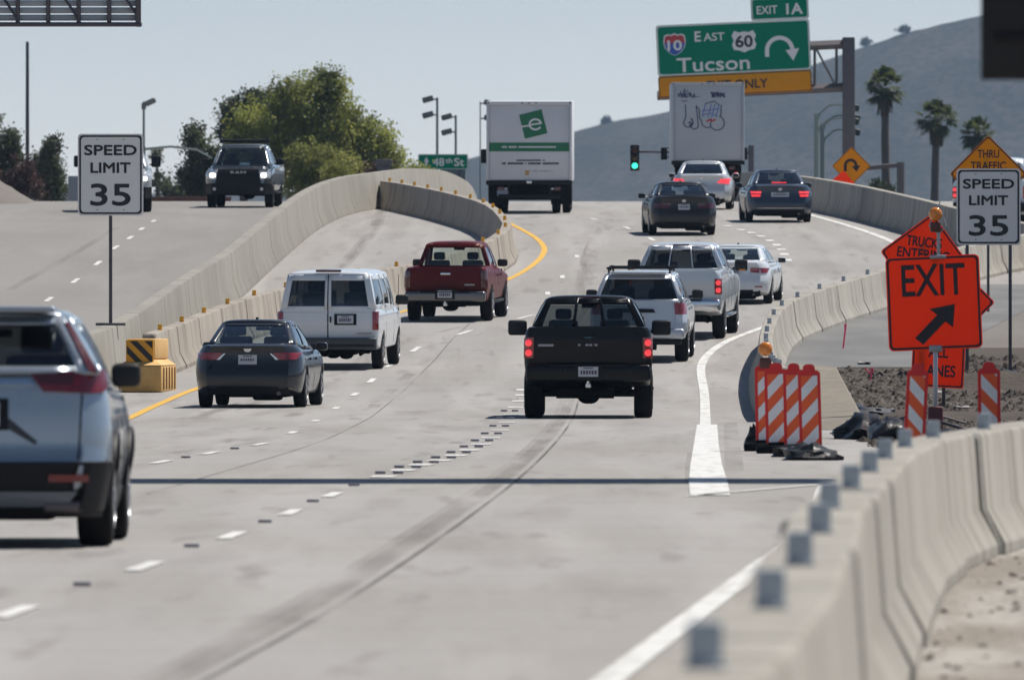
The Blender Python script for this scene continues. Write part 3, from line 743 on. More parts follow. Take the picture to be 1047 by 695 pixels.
        m = MB(); m.bbox((0, lerp(g['yb'][1], g['yr'][1], .8)-.1, lerp(g['zb'][1], g['zr'][1], .8)), (.24, .03, .06), .02); m.build('rear_view_mirror', M_BLACK, s.t)
    # things on the faces
    def rear(s, name, m, c, proud=.012, n=(6, 4), parent=None, back=.03):
        (a, b, d, e) = c                                     # corners (x, z): bottom-left, bottom-right, top-right, top-left
        def fn(i, j):
            x = lerp(lerp(a[0], b[0], i), lerp(e[0], d[0], i), j); z = lerp(lerp(a[1], b[1], i), lerp(e[1], d[1], i), j)
            w = s.w(z)*.9995; x = max(-w, min(w, x)); return (x, s.ry(x, z), z)
        k = MB(); k.shell(fn, n[0], n[1], proud, back); return k.build(name, m, parent or s.t, smooth=50)
    def front(s, name, m, c, proud=.012, n=(6, 4), parent=None, back=.03):
        (a, b, d, e) = c
        def fn(i, j):
            x = lerp(lerp(a[0], b[0], i), lerp(e[0], d[0], i), j); z = lerp(lerp(a[1], b[1], i), lerp(e[1], d[1], i), j)
            return (x, s.fy(x, z), z)
        k = MB(); k.shell(fn, n[0], n[1], -proud, -back); return k.build(name, m, parent or s.t, smooth=50)
    def side(s, name, m, y0, y1, z0, z1, proud=.006):
        for sg in (-1, 1):
            def fn(i, j):
                y = lerp(y0, y1, i); z = lerp(z0, z1, j); return (sg*s.w(z)*s.taper(y), y, z)
            k = MB(); k.shell(fn, 4, 3, proud*sg, .02*sg); k.build(name, m, s.t, smooth=50)
    def rect(s, x0, x1, z0, z1): return ((x0, z0), (x1, z0), (x1, z1), (x0, z1))
    def both(s, name, m, c, proud=.012, n=(6, 4), parent=None):
        o1 = s.rear(name, m, c, proud, n, parent)
        a, b, d, e = [(-x, z) for x, z in c]
        return o1, s.rear(name, m, (b, a, e, d), proud, n, parent)
    def plate(s, x, z, w=.32, h=.16, surround=None, proud=.02):
        if surround: s.rear('plate_recess', surround, s.rect(x-w/2-.06, x+w/2+.06, z-h/2-.03, z+h/2+.03), proud*.5)
        p = s.rear('licence_plate', M_PLATE, s.rect(x-w/2, x+w/2, z-h/2, z+h/2), proud)
        k = MB(); rn = random.Random(int(s.L*1000)); xx = x-w*.38
        y = min(s.ry(x-w/2, z), s.ry(x, z))-proud-.004
        while xx < x+w*.34:
            ww = rn.uniform(.018, .035); k.box((xx+ww/2, y, z-.01), (ww, .004, h*rn.uniform(.35, .45))); xx += ww+.014
        k.box((x, y, z+h*.36), (w*.5, .004, h*.1))
        k.build('plate_characters', M_PLATEI, p, smooth=0)
    def mirrors(s, y, z, w=.2, h=.15, m=None, out=.02, amber=False):
        for sg in (-1, 1):
            k = MB(); x0 = sg*(s.w(min(z, s.G['zb'][1]))-.04); xc = sg*(s.W/2+out+w/2)
            k.bbox((xc, y, z), (w, .13, h), .045, 3); k.tube([(x0, y+.04, z-h*.3), (xc-sg*w*.3, y+.02, z-h*.2)], .025, 6)
            o = k.build('mirror', m or s.paint, s.t, smooth=60)
            q = MB(); q.bbox((xc, y-.062, z), (w*.85, .012, h*.8), .005); q.build('mirror_glass', mat('mirror glass', (.012, .012, .014), .6, .0, 0), o)
            if amber:
                q = MB(); q.bbox((xc+sg*w*.1, y-.066, z-h*.40), (w*.5, .02, .04), .008); q.build('turn_signal', M_AMBER, o)
    def handles(s, ys, z):
        for y in ys: s.side('door_handle', s.paint, y, y+.2, z-.02, z+.02, .03)
    def seams(s, ys, z0, z1):
        for y in ys: s.side('door_gap', M_UNDER, y, y+.012, z0, z1, .0025)

M_DP = {}
def car_root(name, label, cat, pix, rotz, Z=None, x=None, group=None, scale=1.0, ax=1.0, facing=1):
    if Z is None: gx, Z = px(*pix)
    else: gx = (pix[0]-CX)*Z/F
    sl_ = gslope(Z+2)
    t = thing(name, label, cat, (gx, Z-ax*scale*facing, gz(Z)-ax*sl_*facing*1.0), rotz, group, rx=0)
    t.rotation_mode = 'ZYX' if False else 'XYZ'
    t.rotation_euler = (math.atan(sl_)*facing, 0, rotz); t.scale = (scale,)*3
    return t
SED_WP = [(.15, .88), (.3, .955), (.5, .99), (.65, 1.0), (.8, .985), (.9, .955), (1.0, .90), (1.1, .84)]

def sedan(label, pix, rotz, col, o, scale=1.0, Z=None):
    """o: option dict of the particular car"""
    spec = dict(W=1.82, L=4.8, wb=2.75, ax=1.02, r=.325, zb=.2, wp=SED_WP, paint=col, rim=M_ALLOY, gr=glass('light tint glass', (.55, .60, .58)), gf=G_CLEAR, gs=G_TINT, seat_m=M_SEAT, seat_h=.42,
        off=[(.2, .10), (.32, .04), (.42, .0), (.58, .0), (.66, .05), (.8, .085), (.95, .09), (1.02, .05), (1.1, .05)], foff=[(.2, .12), (.4, 0), (.6, .05), (.75, .25), (1.0, .5)],
        top=[(0, 1.02), (.15, 1.045), (.7, 1.04), (1.3, .97), (3.2, .94), (3.6, .95), (4.3, .82), (4.8, .66)])
    spec.update(o.get('spec', {}))
    root = car_root('sedan_car', label, 'car', pix, rotz, Z=Z, scale=scale, ax=spec['ax'])
    c = Car(spec, root)
    hr = o.get('H', 1.47)-.065
    zr0 = o.get('zrb', 1.03)
    c.G = dict(yb=(.62, 3.55), zb=(zr0, .94), wb=(.74, .77), yr=(1.42, 2.65), zr=(hr, hr-.015), wr=(.56, .57), bul=(.10, .16), crown=.05, rear=(-.86, .86, .10, .90),
               side=[(.16, .40, .10, .90), (.43, .86, .10, .90)])
    c.G.update(o.get('G', {}))
    c.seats = [(1.45, 1), (2.35, 1)]
    c.body(); c.greenhouse()
    c.mirrors(3.1, 1.0, .20, .14, o.get('mirror'), out=-.05)
    c.handles((1.6, 2.6), .80); c.seams((1.55, 2.45, 3.45), .3, .9)
    for nm, m, cs in o.get('lights', []): c.both(nm, m, cs, .012)
    c.plate(*o.get('plate', (0, .76)), surround=o.get('recess'))
    if o.get('lip', True): c.rear('lower_bumper', M_BLACK, c.rect(-.68, .68, .22, .36), .004)
    c.rear('trunk_gap', M_UNDER, c.rect(-.72, .72, .655, .664), .002, (10, 1)) if o.get('gap', True) else None
    for e in o.get('extra', []): e(c)
    k = MB(); k.tube([(.52, .05, .24), (.52, .4, .25)], .035, 10); k.build('exhaust_pipe', M_DSTEEL, root)
    k = MB(); k.bbox((0, 1.72, hr+.075), (.04, .14, .04), .015); k.build('antenna', M_BLACK, root)
    return c
def third_brake(c, m=None):
    g = c.G; a = c.P('R', 0, .12); k = MB(); k.bbox((0, a.y-.03, a.z+.03), (.42, .05, .03), .01); k.build('high_brake_light', m or M_REDL, c.t)
def emblem(z, w=.11, m=None):
    def f(c):
        y = c.ry(0, z); k = MB(); k.prism([(w/2*math.cos(2*math.pi*i/14), z+w*.36*math.sin(2*math.pi*i/14)) for i in range(14)], y-.016, y+.01); k.build('emblem', m or M_CHROME, c.t)
    return f
def bar(name, m, x0, x1, z0, z1, proud=.014, n=(10, 2)):
    def f(c): c.rear(name, m, c.rect(x0, x1, z0, z1), proud, n)
    return f
def spoiler(c):
    k = MB(); k.bbox((0, .10, 1.075), (1.25, .16, .035), .015); k.build('spoiler', c.paint, c.t)

P_NAVY = paint('dark navy grey paint', (.016, .018, .025), .15, .3, .5, .35); P_WHITE = paint('white paint', (.66, .69, .72)); P_SILV = paint('silver paint', (.46, .49, .53), .45, .34)
P_RED = paint('dark red paint', (.095, .003, .005), .0, .4, .08, .15); P_BLACK = paint('black paint', (.004, .004, .005), 0, .3, .12, .2); P_GREY = paint('dark grey green paint', (.028, .027, .029), .2, .32, .3, .3)
P_BLUE = paint('slate blue paint', (.045, .06, .09), .3, .32, .4, .3); P_LSILV = paint('pale silver paint', (.55, .575, .60), .35, .34); P_GLOSS = paint('glossy charcoal paint', (.13, .14, .15), .5, .25, 1.0, .6); P_CRV = paint('blue silver paint', (.31, .35, .40), .55, .30, .9, .5)

# dark navy sedan in the left lane
def camry_extra(c):
    for sg in (-1, 1):
        q = ((sg*.47, .80), (sg*.52, .80), (sg*.40, .905), (sg*.37, .905))
        if sg < 0: q = (q[1], q[0], q[3], q[2])
        c.rear('chrome_trim', M_CHROME, q, .016, (2, 4))
sedan('dark navy sedan with clear and red tail lamps, left lane behind the white van', (254, 416), rad(-4.5), P_NAVY, dict(
    lights=[('tail_light', M_RED, ((.45, .80), (.80, .80), (.895, .92), (.43, .915)))], plate=(0, .80, .31, .16), recess=P_NAVY,
    extra=[camry_extra, emblem(.975, .13), bar('trunk_lip', P_NAVY, -.60, .60, 1.0, 1.035, .03)], H=1.47))
# old dark sedan, upper middle
sedan('old dark grey sedan with a rear spoiler in front of the silver sedan', (699, 240), rad(3), P_GREY, dict(
    lights=[('tail_light', M_DRED, ((.36, .72), (.82, .72), (.84, .86), (.36, .86)))], plate=(0, .76, .31, .15), extra=[spoiler, emblem(.92)], H=1.42,
    spec=dict(L=4.75, W=1.79, gr=G_CLEAR, gs=G_CLEAR), G=dict(wr=(.58, .59))))
# silver sedan with lit brake lights in front of the box truck
sedan('silver sedan with bright brake lights close behind the graffiti truck', (717, 211), rad(-2), P_LSILV, dict(
    lights=[('tail_light', M_REDL, ((.44, .80), (.80, .76), (.86, .93), (.58, .92)))], plate=(0, .72, .3, .15), extra=[emblem(.93)], H=1.46,
    spec=dict(gr=G_DARK, gs=G_DARK)), Z=396)
# slate sedan with four lit lamps
sedan('slate blue sedan with lit brake lights beside the right exit barrier', (797, 227), rad(2.5), P_BLUE, dict(
    lights=[('tail_light', M_REDL, ((.54, .81), (.80, .81), (.82, .87), (.52, .87))), ('tail_light', M_REDL, ((.56, .72), (.78, .72), (.80, .78), (.55, .78)))],
    plate=(0, .78, .5, .13), extra=[third_brake, emblem(.93), bar('bumper_trim', M_CHROME, -.7, .7, .40, .415, .01)], H=1.47, spec=dict(W=1.85, L=4.85)))
# white sedan partly behind the silver pickup
sedan('white sedan half hidden behind the silver pickup truck', (748, 310), rad(-6), P_WHITE, dict(
    lights=[('tail_light', M_RED, ((.44, .78), (.82, .76), (.88, .88), (.44, .90)))], plate=(0, .80, .4, .12), H=1.43, extra=[emblem(.93, .08), bar('reflector_strip', M_RED, .55, .72, .42, .45)],
    spec=dict(W=1.81, L=4.63, gr=G_CLEAR, gs=G_CLEAR)), scale=.93)

# ---- pickups
def pickup(label, pix, rotz, col, o, Z=None, scale=1.0, facing=1, name='pickup_truck'):
    W_, L_, H_ = o.get('W', 2.0), o.get('L', 5.9), o.get('H', 1.93)
    rail = o.get('rail', 1.42); zb = o.get('zb', .48); r = o.get('r', .39); yc = o.get('yc', 2.0)
    wp = [(.3, .93), (zb+.1, .965), (rail*.6, .995), (rail*.75, 1.0), (rail*.9, .985), (rail, .965), (rail+.2, .93)]
    spec = dict(W=W_, L=L_, wb=o.get('wb', 3.6), ax=o.get('ax', 1.2), r=r, zb=zb, wp=wp, paint=col, rim=o.get('rim', M_ALLOY), gr=o.get('gr', G_TINT), gf=G_CLEAR, gs=o.get('gs', G_TINT),
                seat_m=o.get('seat', M_SEAT), seat_h=.42, k_r=.07, r_r=.12, k_f=.22, r_f=.5, rw=.26, offfade=.6,
                off=[(.3, .1), (rail*.6, .02), (rail*.85, .0), (rail, .02)], foff=[(.3, .1), (.6, .0), (1.0, .02), (1.25, .18)],
                top=[(0, rail), (yc+.1, rail), (yc+.3, rail-.06), (L_-1.9, rail-.08), (L_-1.5, rail-.12), (L_-.4, rail-.24), (L_, rail-.32)], bedcut=(.07, yc-.06, W_/2-.16, .85), crown=.004)
    spec.update(o.get('spec', {}))
    root = car_root(name, label, 'pickup truck', pix, rotz, Z=Z, scale=scale, ax=spec['ax'], facing=facing)
    c = Car(spec, root); hr = H_-.075
    wr = o.get('wr', .66)
    c.G = dict(yb=(yc+.05, L_-1.35), zb=(rail-.03, rail-.13), wb=(W_/2-.10, W_/2-.12), yr=(yc+.22, L_-2.15), zr=(hr, hr), wr=(wr, wr), bul=(.03, .15), crown=.05,
               rear=o.get('rear', (-.88, .88, .06, .84)), side=[(.06, .40, .14, .88), (.44, .80, .10, .88)])
    c.seats = [(yc+.75, 1), (yc+1.5, 1)] if o.get('crew', True) else [(yc+.55, 1)]
    c.body(); c.greenhouse()
    c.mirrors(L_-1.95, o.get('mz', rail+.02), *o.get('mir', (.27, .24)), m=o.get('mirm', M_BLACK), out=o.get('mout', -.01), amber=o.get('amber', False))
    ys = c.G['yb']; c.seams((yc+.12, lerp(*ys, .42), lerp(*ys, .85)), .6, rail-.1); c.handles((lerp(*ys, .25), lerp(*ys, .6)), rail-.22)
    ti = W_/2
    # tailgate panel with gaps, lights, bumper
    lw = o.get('lw', .15)
    tg = c.rear('tailgate', col, c.rect(-ti+lw+.02, ti-lw-.02, o.get('tgz', .88), rail-.012), .010, (8, 8))
    if o.get('groove'): c.rear('tailgate_panel', col, c.rect(-ti+lw+.12, ti-lw-.12, o['groove'][0], o['groove'][1]), .016, (6, 3), tg)
    k = MB(); k.bbox((0, -.018, rail-.13), (.22, .03, .05), .01); k.build('tailgate_handle', o.get('handle', M_BLACK), tg)
    for sg in (-1, 1):
        z0, z1 = o.get('lz', (.94, 1.26)); nl = o.get('nl', 2)
        q = c.rect(ti-lw, ti*.992, z0, z1)
        if sg < 0: q = c.rect(-ti*.992, -ti+lw, z0, z1)
        lt = c.rear('tail_light', o.get('lens', M_RED), q, .014, (4, 3))
        if o.get('lit'):
            for zc_ in (lerp(z0, z1, .26), lerp(z0, z1, .74)):
                xc = sg*(ti-lw*.48); k = MB(); k.lathe([(lw*.36, 0), (lw*.32, -.014), (lw*.15, -.022)], 14, (xc, c.ry(xc, zc_)-.012, zc_), 'Y'); k.build('lamp', M_REDL, lt)
    b0, b1 = o.get('bz', (.58, .84)); bm_ = o.get('bump', M_BLACK)
    k = MB(); k.bbox((0, -.06, (b0+b1)/2), (W_*.97, .24, b1-b0), .05, 3); bo = k.build('rear_bumper', bm_, root, smooth=60)
    k = MB(); k.bbox((0, -.10, b1-.012), (W_*.6, .2, .03), .01); k.build('step_pad', M_BLACK, bo)
    pz = o.get('pz', (b0+b1)/2+.02)
    c.ry2 = c.ry; c.ry = lambda x, z: -.185
    c.plate(0, pz, .31, .155, surround=M_BLACK, proud=.012); c.ry = c.ry2
    k = MB(); k.bbox((0, .05, b0-.06), (.09, .3, .08), .015); k.lathe([(.03, 0), (.03, .05), (.018, .06)], 10, (0, -.12, b0-.04)); k.build('tow_hitch', M_CHROME if o.get('ball', True) else M_DSTEEL, root)
    k = MB(); k.bbox((0, spec['ax'], r), (.36, .4, .34), .14, 4); k.tube([(.55, .9, .42), (.62, .25, .40), (.7, .1, .38)], .04, 8); k.tube([(-.5, .4, .40), (.4, .4, .40)], .09, 8); k.build('axle_and_exhaust', M_UNDER, root)
    for sg in (-1, 1):
        k = MB(); k.bbox((sg*(W_/2-.05), spec['ax']+spec['wb']*.5, zb-.03), (.14, spec['wb']*.62, .06), .025); k.build('running_board', o.get('step', M_BLACK), root)
    for e in o.get('extra', []): e(c)
    return c
def gate_marks(c):
    k = MB()
    for x in (-.14, -.02, .04, .12): k.box((x, c.ry(x, 1.1)-.018, 1.145), (.035 if x < -.1 else .045, .01, .03))
    k.build('tailgate_letters', mat('grey letters', (.3, .3, .32), .3, .8), c.t, smooth=0)
    k = MB(); k.prism([(.11*math.cos(2*math.pi*i/16), 1.285+.028*math.sin(2*math.pi*i/16)) for i in range(16)], -.018, 0.0); k.build('emblem', mat('emblem blue', (.12, .3, .42), .3, .5), c.t)
    k = MB(); k.box((-.66, -.012, 1.14), (.24, .02, .035)); k.build('side_badge', mat('grey letters', (.3, .3, .32), .3, .8), c.t, smooth=0)
    k = MB(); k.bbox((0, c.G['yr'][0]-.015, c.G['zr'][0]+.03), (.34, .05, .035), .012); k.build('high_brake_light', M_DRED, c.t)
pickup('black pickup truck with lit tail lamps and a trailer hitch, nearest in its lane', (601, 427), rad(-.6), P_BLACK, dict(
    W=2.0, H=1.93, rail=1.42, rear=[(-.86, -.30, .07, .80), (-.24, .24, .07, .80), (.30, .86, .07, .80)], lit=True, extra=[gate_marks], rim=M_BLACK, gr=glass('smoked glass', (.20, .22, .23)), wr=.66,
    mir=(.30, .24), mz=1.40, groove=(.93, 1.06), bump=P_BLACK, spec=dict(wheel_in=.0, rw=.29)))
def f2_marks(c):
    k = MB(); k.bbox((0, c.G['yr'][0]-.015, c.G['zr'][0]+.03), (.34, .05, .035), .012); k.build('high_brake_light', M_DRED, c.t)
    k = MB(); k.prism([(.1*math.cos(2*math.pi*i/16), 1.2+.05*math.sin(2*math.pi*i/16)) for i in range(16)], -.018, 0.0); k.build('emblem', mat('emblem blue', (.03, .06, .2), .3, .5), c.t)
pickup('silver pickup truck with chrome bumper beside the white sedan', (688, 345.5), rad(-5), P_LSILV, dict(
    W=2.0, H=1.95, rail=1.42, lit=True, extra=[f2_marks], bump=M_CHROME, gr=G_DARK, gs=G_DARK, rear=[(-.88, -.30, .06, .84), (-.27, .27, .06, .84), (.30, .88, .06, .84)],
    mir=(.27, .24), amber=True, wr=.68, step=M_CHROME))
def ranger_marks(c):
    k = MB(); k.box((.52, -.014, .80), (.22, .02, .03)); k.build('tailgate_letters', mat('grey letters', (.3, .3, .32), .3, .8), c.t, smooth=0)
    k = MB(); k.bbox((0, c.G['yr'][0]-.015, c.G['zr'][0]+.03), (.3, .05, .03), .012); k.build('high_brake_light', M_DRED, c.t)
pickup('dark red compact pickup truck with a chrome bumper', (456, 327.5), rad(-5.5), P_RED, dict(
    W=1.80, L=5.1, H=1.70, rail=1.17, zb=.42, r=.37, wb=3.1, ax=1.1, yc=1.75, lz=(.74, 1.10), lw=.13, lens=M_DRED, bz=(.44, .66), bump=mat('dull chrome', (.17, .165, .165), .3, .9, .15, 6), tgz=.70, groove=(.76, .98), crew=False,
    gr=G_CLEAR, gs=G_CLEAR, mir=(.22, .16), mout=-.08, mz=1.2, wr=.62, extra=[ranger_marks], handle=M_CHROME, pz=.60, spec=dict(wheel_in=-.02)))

def big_front(c, white=True, text_=None):
    W_ = c.W
    g_ = c.front('grille', M_BLACK, ((-.70, .72), (.70, .72), (.62, 1.16), (-.62, 1.16)), .03, (8, 5))
    b_ = c.front('front_bumper', M_BLACK, ((-.97, .42), (.97, .42), (.97, .74), (-.97, .74)), .05, (10, 4))
    for sg in (-1, 1):
        q = ((.66, .86), (.95, .90), (.96, 1.08), (.62, 1.10))
        if sg < 0: q = tuple((-x, z) for x, z in (q[1], q[0], q[3], q[2]))
        h_ = c.front('headlight', M_BLACK if False else M_CLEAR, q, .02, (4, 3))
        xc = sg*.78; k = MB(); k.bbox((xc, c.fy(xc, 1.0)+.035, .99), (.17, .05, .12), .03); k.build('lamp', M_HEAD, h_)
    if text_:
        o = text(g_, text_, 0, 0, .46, .085, M_CLEAR, 0, .02)
        o.rotation_euler = (0, 0, math.pi); o.location = (0, c.fy(0, 1.08)+.05, 1.07)
    for sg in (-1, 1):
        k = MB(); k.lathe([(.05, 0), (.05, .02)], 12, (sg*.72, c.fy(.72, .55)+.05, .57), 'Y'); k.build('fog_light', M_CLEAR, b_)
def roof_rack(c):
    g = c.G; z = g['zr'][0]+.09; k = MB()
    for y in (lerp(*g['yr'], .25), lerp(*g['yr'], .78)): k.tube([(-.72, y, z+.07), (.72, y, z+.07)], .045, 8)
    for sg in (-1, 1):
        k.tube([(sg*.66, lerp(*g['yr'], .1), z+.03), (sg*.66, lerp(*g['yr'], .9), z+.03)], .04, 8); k.tube([(sg*.72, lerp(*g['yr'], .78), z), (sg*.72, lerp(*g['yr'], .78), z+.24)], .025, 6)
    k.build('roof_rack', M_BLACK, c.t)
c = pickup('grey pickup facing the camera with a black grille, lit headlights and roof rack', (257, 211), math.pi-rad(3), P_GLOSS, dict(
    W=2.03, H=1.93, rail=1.34, rim=M_BLACK, extra=[lambda c: big_front(c, True, 'RAM'), roof_rack], mir=(.25, .2), mz=1.38, wr=.68, gr=G_TINT), Z=405, facing=-1)
pickup('silver pickup facing the camera, mostly hidden behind the left speed limit sign', (118, 217), math.pi+rad(2), P_LSILV, dict(
    W=2.03, H=1.95, rail=1.36, rim=M_BLACK, extra=[lambda c: big_front(c)], mir=(.28, .34), mz=1.48, wr=.68), Z=393, facing=-1)
pickup('white pickup truck half hidden behind the right speed limit sign', (1011, 238), rad(-6), P_WHITE, dict(
    W=2.06, H=2.0, rail=1.42, lit=True, mir=(.28, .34), mz=1.36, wr=.70), Z=356)

# ---- white panel van
def van():
    spec = dict(W=1.96, L=4.8, wb=2.82, ax=1.0, r=.345, zb=.36, wp=[(.2, .93), (.45, .975), (.7, 1.0), (.95, 1.0), (1.15, .98), (1.3, .96)], paint=P_WHITE, rim=M_ALLOY, gr=G_DARK, gf=G_CLEAR, gs=G_DARK,
                seat_m=M_SEAT, seat_h=.62, k_r=.06, r_r=.1, k_f=.3, r_f=.7, off=[(.3, .06), (.6, .02), (.9, .0), (1.2, .03)], foff=[(.3, .08), (.6, 0), (.9, .12), (1.2, .5)],
                top=[(0, 1.17), (3.3, 1.15), (3.9, 1.12), (4.8, .88)])
    root = car_root('van', 'white van with two rear doors and dark rear windows, ahead of the navy sedan', 'van', (336, 376.5), rad(-5.5), ax=1.0)
    c = Car(spec, root)
    c.G = dict(yb=(.035, 4.2), zb=(1.155, 1.11), wb=(.925, .88), yr=(.17, 3.35), zr=(1.83, 1.80), wr=(.79, .78), bul=(.02, .2), crown=.07, rear=[(-.86, -.07, .10, .83), (.07, .86, .10, .83)],
               side=[(.05, .36, .14, .84), (.39, .64, .14, .84), (.68, .93, .08, .84)])
    c.seats = [(1.3, 1), (2.2, 1), (3.1, 1)]; c.body(); c.greenhouse()
    c.mirrors(3.75, 1.26, .25, .19, M_BLACK, out=-.06)
    k = MB()
    c.rear('door_gap', M_UNDER, c.rect(-.012, .012, .62, 1.15), .002, (1, 6))
    k.grid(lambda i, j: c.P('R', lerp(-.012, .012, i), j)+Vector((0, -.003, 0)), 1, 6); k.build('door_gap', M_UNDER, root)
    c.rear('crease', mat('panel shadow', (.45, .47, .5), .5), c.rect(-.9, .9, 1.10, 1.112), .003, (8, 1))
    for sg in (-1, 1):
        q = c.rect(.865, .965, .77, 1.12) if sg > 0 else c.rect(-.965, -.865, .77, 1.12)
        c.rear('tail_light', M_RED, q, .02, (4, 4))
    c.plate(.34, .97, .31, .155, surround=M_BLACK, proud=.02)
    k = MB(); k.bbox((0, -.05, .505), (1.9, .2, .23), .04, 3); k.build('rear_bumper', mat('dark bumper', (.05, .052, .056), .6), root, smooth=60)
    k = MB(); k.bbox((0, -.075, .475), (1.86, .15, .11), .03, 3); k.build('bumper_skirt', M_BLACK, root, smooth=60)
    k = MB()
    for i in range(7): k.box((.58+i*.043, -.004, .70), (.03, .02, .035))
    k.build('door_badge', mat('grey letters', (.3, .3, .32), .3, .8), root, smooth=0)
    k = MB(); k.bbox((0, .18, 1.9), (.5, .1, .05), .02); k.build('high_brake_light', M_DRED, root)
    k = MB(); k.bbox((.055, -.01, .97), (.03, .04, .12), .01); k.build('door_handle', M_BLACK, root)
    k = MB(); k.tube([(.62, .1, .3), (.62, .7, .32)], .035, 8); k.bbox((-.3, .55, .33), (.6, .4, .18), .07, 3); k.bbox((.25, 1.0, .33), (.3, .34, .3), .12, 3); k.build('exhaust_pipe', M_UNDER, root)
    c.seams((1.5, 2.9, 3.9), .45, 1.1)
    k = MB(); k.tube([(.95, 3.9, 1.1), (.97, 3.85, 1.75)], .006, 5); k.build('antenna', M_BLACK, root)
van()

# ---- utility vehicles
def suv(label, pix, rotz, col, o):
    W_, L_, H_ = o['W'], o['L'], o['H']; belt = o['belt']
    spec = dict(W=W_, L=L_, wb=o['wb'], ax=o['ax'], r=o['r'], zb=o['zb'], wp=[(.2, .90), (o['zb']+.12, .955), (.6, .995), (.8, 1.0), (1.0, .975), (belt, .94), (belt+.2, .9)], paint=col, rim=M_ALLOY,
                gr=G_DARK, gf=G_CLEAR, gs=G_DARK, seat_m=M_SEAT, seat_h=.5, k_r=o.get('k_r', .14), r_r=.32, k_f=.28, r_f=.7, rw=o.get('rw', .235),
                off=o['off'], foff=[(.3, .1), (.6, 0), (.9, .15), (1.2, .45)], top=o.get('top') or [(0, belt), (2.6, belt-.03), (L_-1.3, belt-.06), (L_-.3, belt-.22), (L_, belt-.36)])
    root = car_root('suv_car', label, 'car', pix, rotz, ax=o['ax'])
    c = Car(spec, root); c.G = o['G']; c.seats = [(1.15, 1), (2.35, 1)]
    c.body(); c.greenhouse(); c.mirrors(L_-1.75, belt+.05, *o.get('mir', (.22, .17)), m=o.get('mirm'), out=o.get('mout', -.02))
    c.seams((1.5, 2.4, 3.3), .4, belt-.1); c.handles((1.7, 2.65), belt-.2)
    for e in o['extra']: e(c)
    return c
def crv_extra(c):
    for sg in (-1, 1):
        k = MB(); lo, hi = (.9, .99)
        k.shell(lambda i, j: c.P('R', sg*lerp(lerp(.91, .925, j), .98, i), lerp(.0, .86, j)), 5, 8, .014*sg, .012*sg); up = k.build('tail_light', M_DRED, c.t, smooth=50)
        q = ((.46, 1.085), (.86, 1.07), (.92, 1.235), (.36, 1.215))
        if sg < 0: q = tuple((-x, z) for x, z in (q[1], q[0], q[3], q[2]))
        lo_ = c.rear('tail_light', M_RED2, q, .03, (6, 4))
        q = ((.44, 1.135), (.66, 1.13), (.68, 1.205), (.37, 1.21))
        if sg < 0: q = tuple((-x, z) for x, z in (q[1], q[0], q[3], q[2]))
        c.rear('lens', M_DRED, q, .036, (4, 3), lo_)
        c.rear('bumper_reflector', M_RED2, c.rect(min(sg*.50, sg*.76), max(sg*.50, sg*.76), .47, .515), .035, (5, 2))
        k = MB(); k.bbox((sg*.60, .1, .29), (.28, .14, .085), .03, 3); k.build('exhaust_tip', M_DSTEEL, c.t, smooth=60)
        q = ((.09, .80), (.26, .76), (.30, .79), (.14, .90))
    c.rear('rear_bumper', M_BLACK, ((-.9, .22), (.9, .22), (.92, .60), (-.92, .60)), .018, (12, 5))
    c.side('bumper_corner', M_BLACK, .03, .56, .26, .60, .014)
    c.rear('skid_plate', mat('silver plastic', (.16, .175, .20), .45, .3), ((-.62, .30), (.62, .30), (.70, .40), (-.70, .40)), .03, (10, 3))
    c.rear('plate_bar', M_CHROME, ((-.40, 1.13), (.40, 1.13), (.36, 1.17), (-.36, 1.17)), .03, (6, 2))
    for sg in (-1, 1):
        q = ((.16, .86), (.40, .72), (.42, .74), (.20, .92))
        if sg < 0: q = tuple((-x, z) for x, z in (q[1], q[0], q[3], q[2]))
        c.rear('panel_crease', mat('dark crease', (.03, .032, .036), .4), q, .006, (4, 2))
        q = ((.70, .615), (.712, .615), (.735, 1.07), (.723, 1.07))
        if sg < 0: q = tuple((-x, z) for x, z in (q[1], q[0], q[3], q[2]))
        c.rear('hatch_gap', M_UNDER, q, .003, (1, 6))
    c.plate(0, .93, .31, .16, surround=M_BLACK, proud=.02)
    g = c.G; k = MB(); k.bbox((0, g['yr'][0]-.13, g['zr'][0]+.045), (1.06, .34, .045), .02, 3); k.build('roof_spoiler', c.paint, c.t, smooth=60)
    for y in (c.ax, c.ax+c.wb):
        for sg in (-1, 1):
            k = MB(); pts = []
            prof = []
            for i in range(17):
                a = math.pi*(i/16)*1.1-.05*math.pi
                prof.append((y-math.cos(a)*(c.r+.075), c.r+math.sin(a)*(c.r+.075)))
            k.tube([(sg*(c.w(max(.25, z))*c.taper(yy)+.004), yy, max(.22, z)) for yy, z in prof], .028, 6); k.build('arch_trim', M_BLACK, c.t, smooth=60)
    c.side('sill_trim', M_BLACK, 1.35, c.L-1.25, .24, .40, .012)
    c.side('window_trim', M_CHROME, .7, c.L-1.6, 1.07, 1.085, .006)
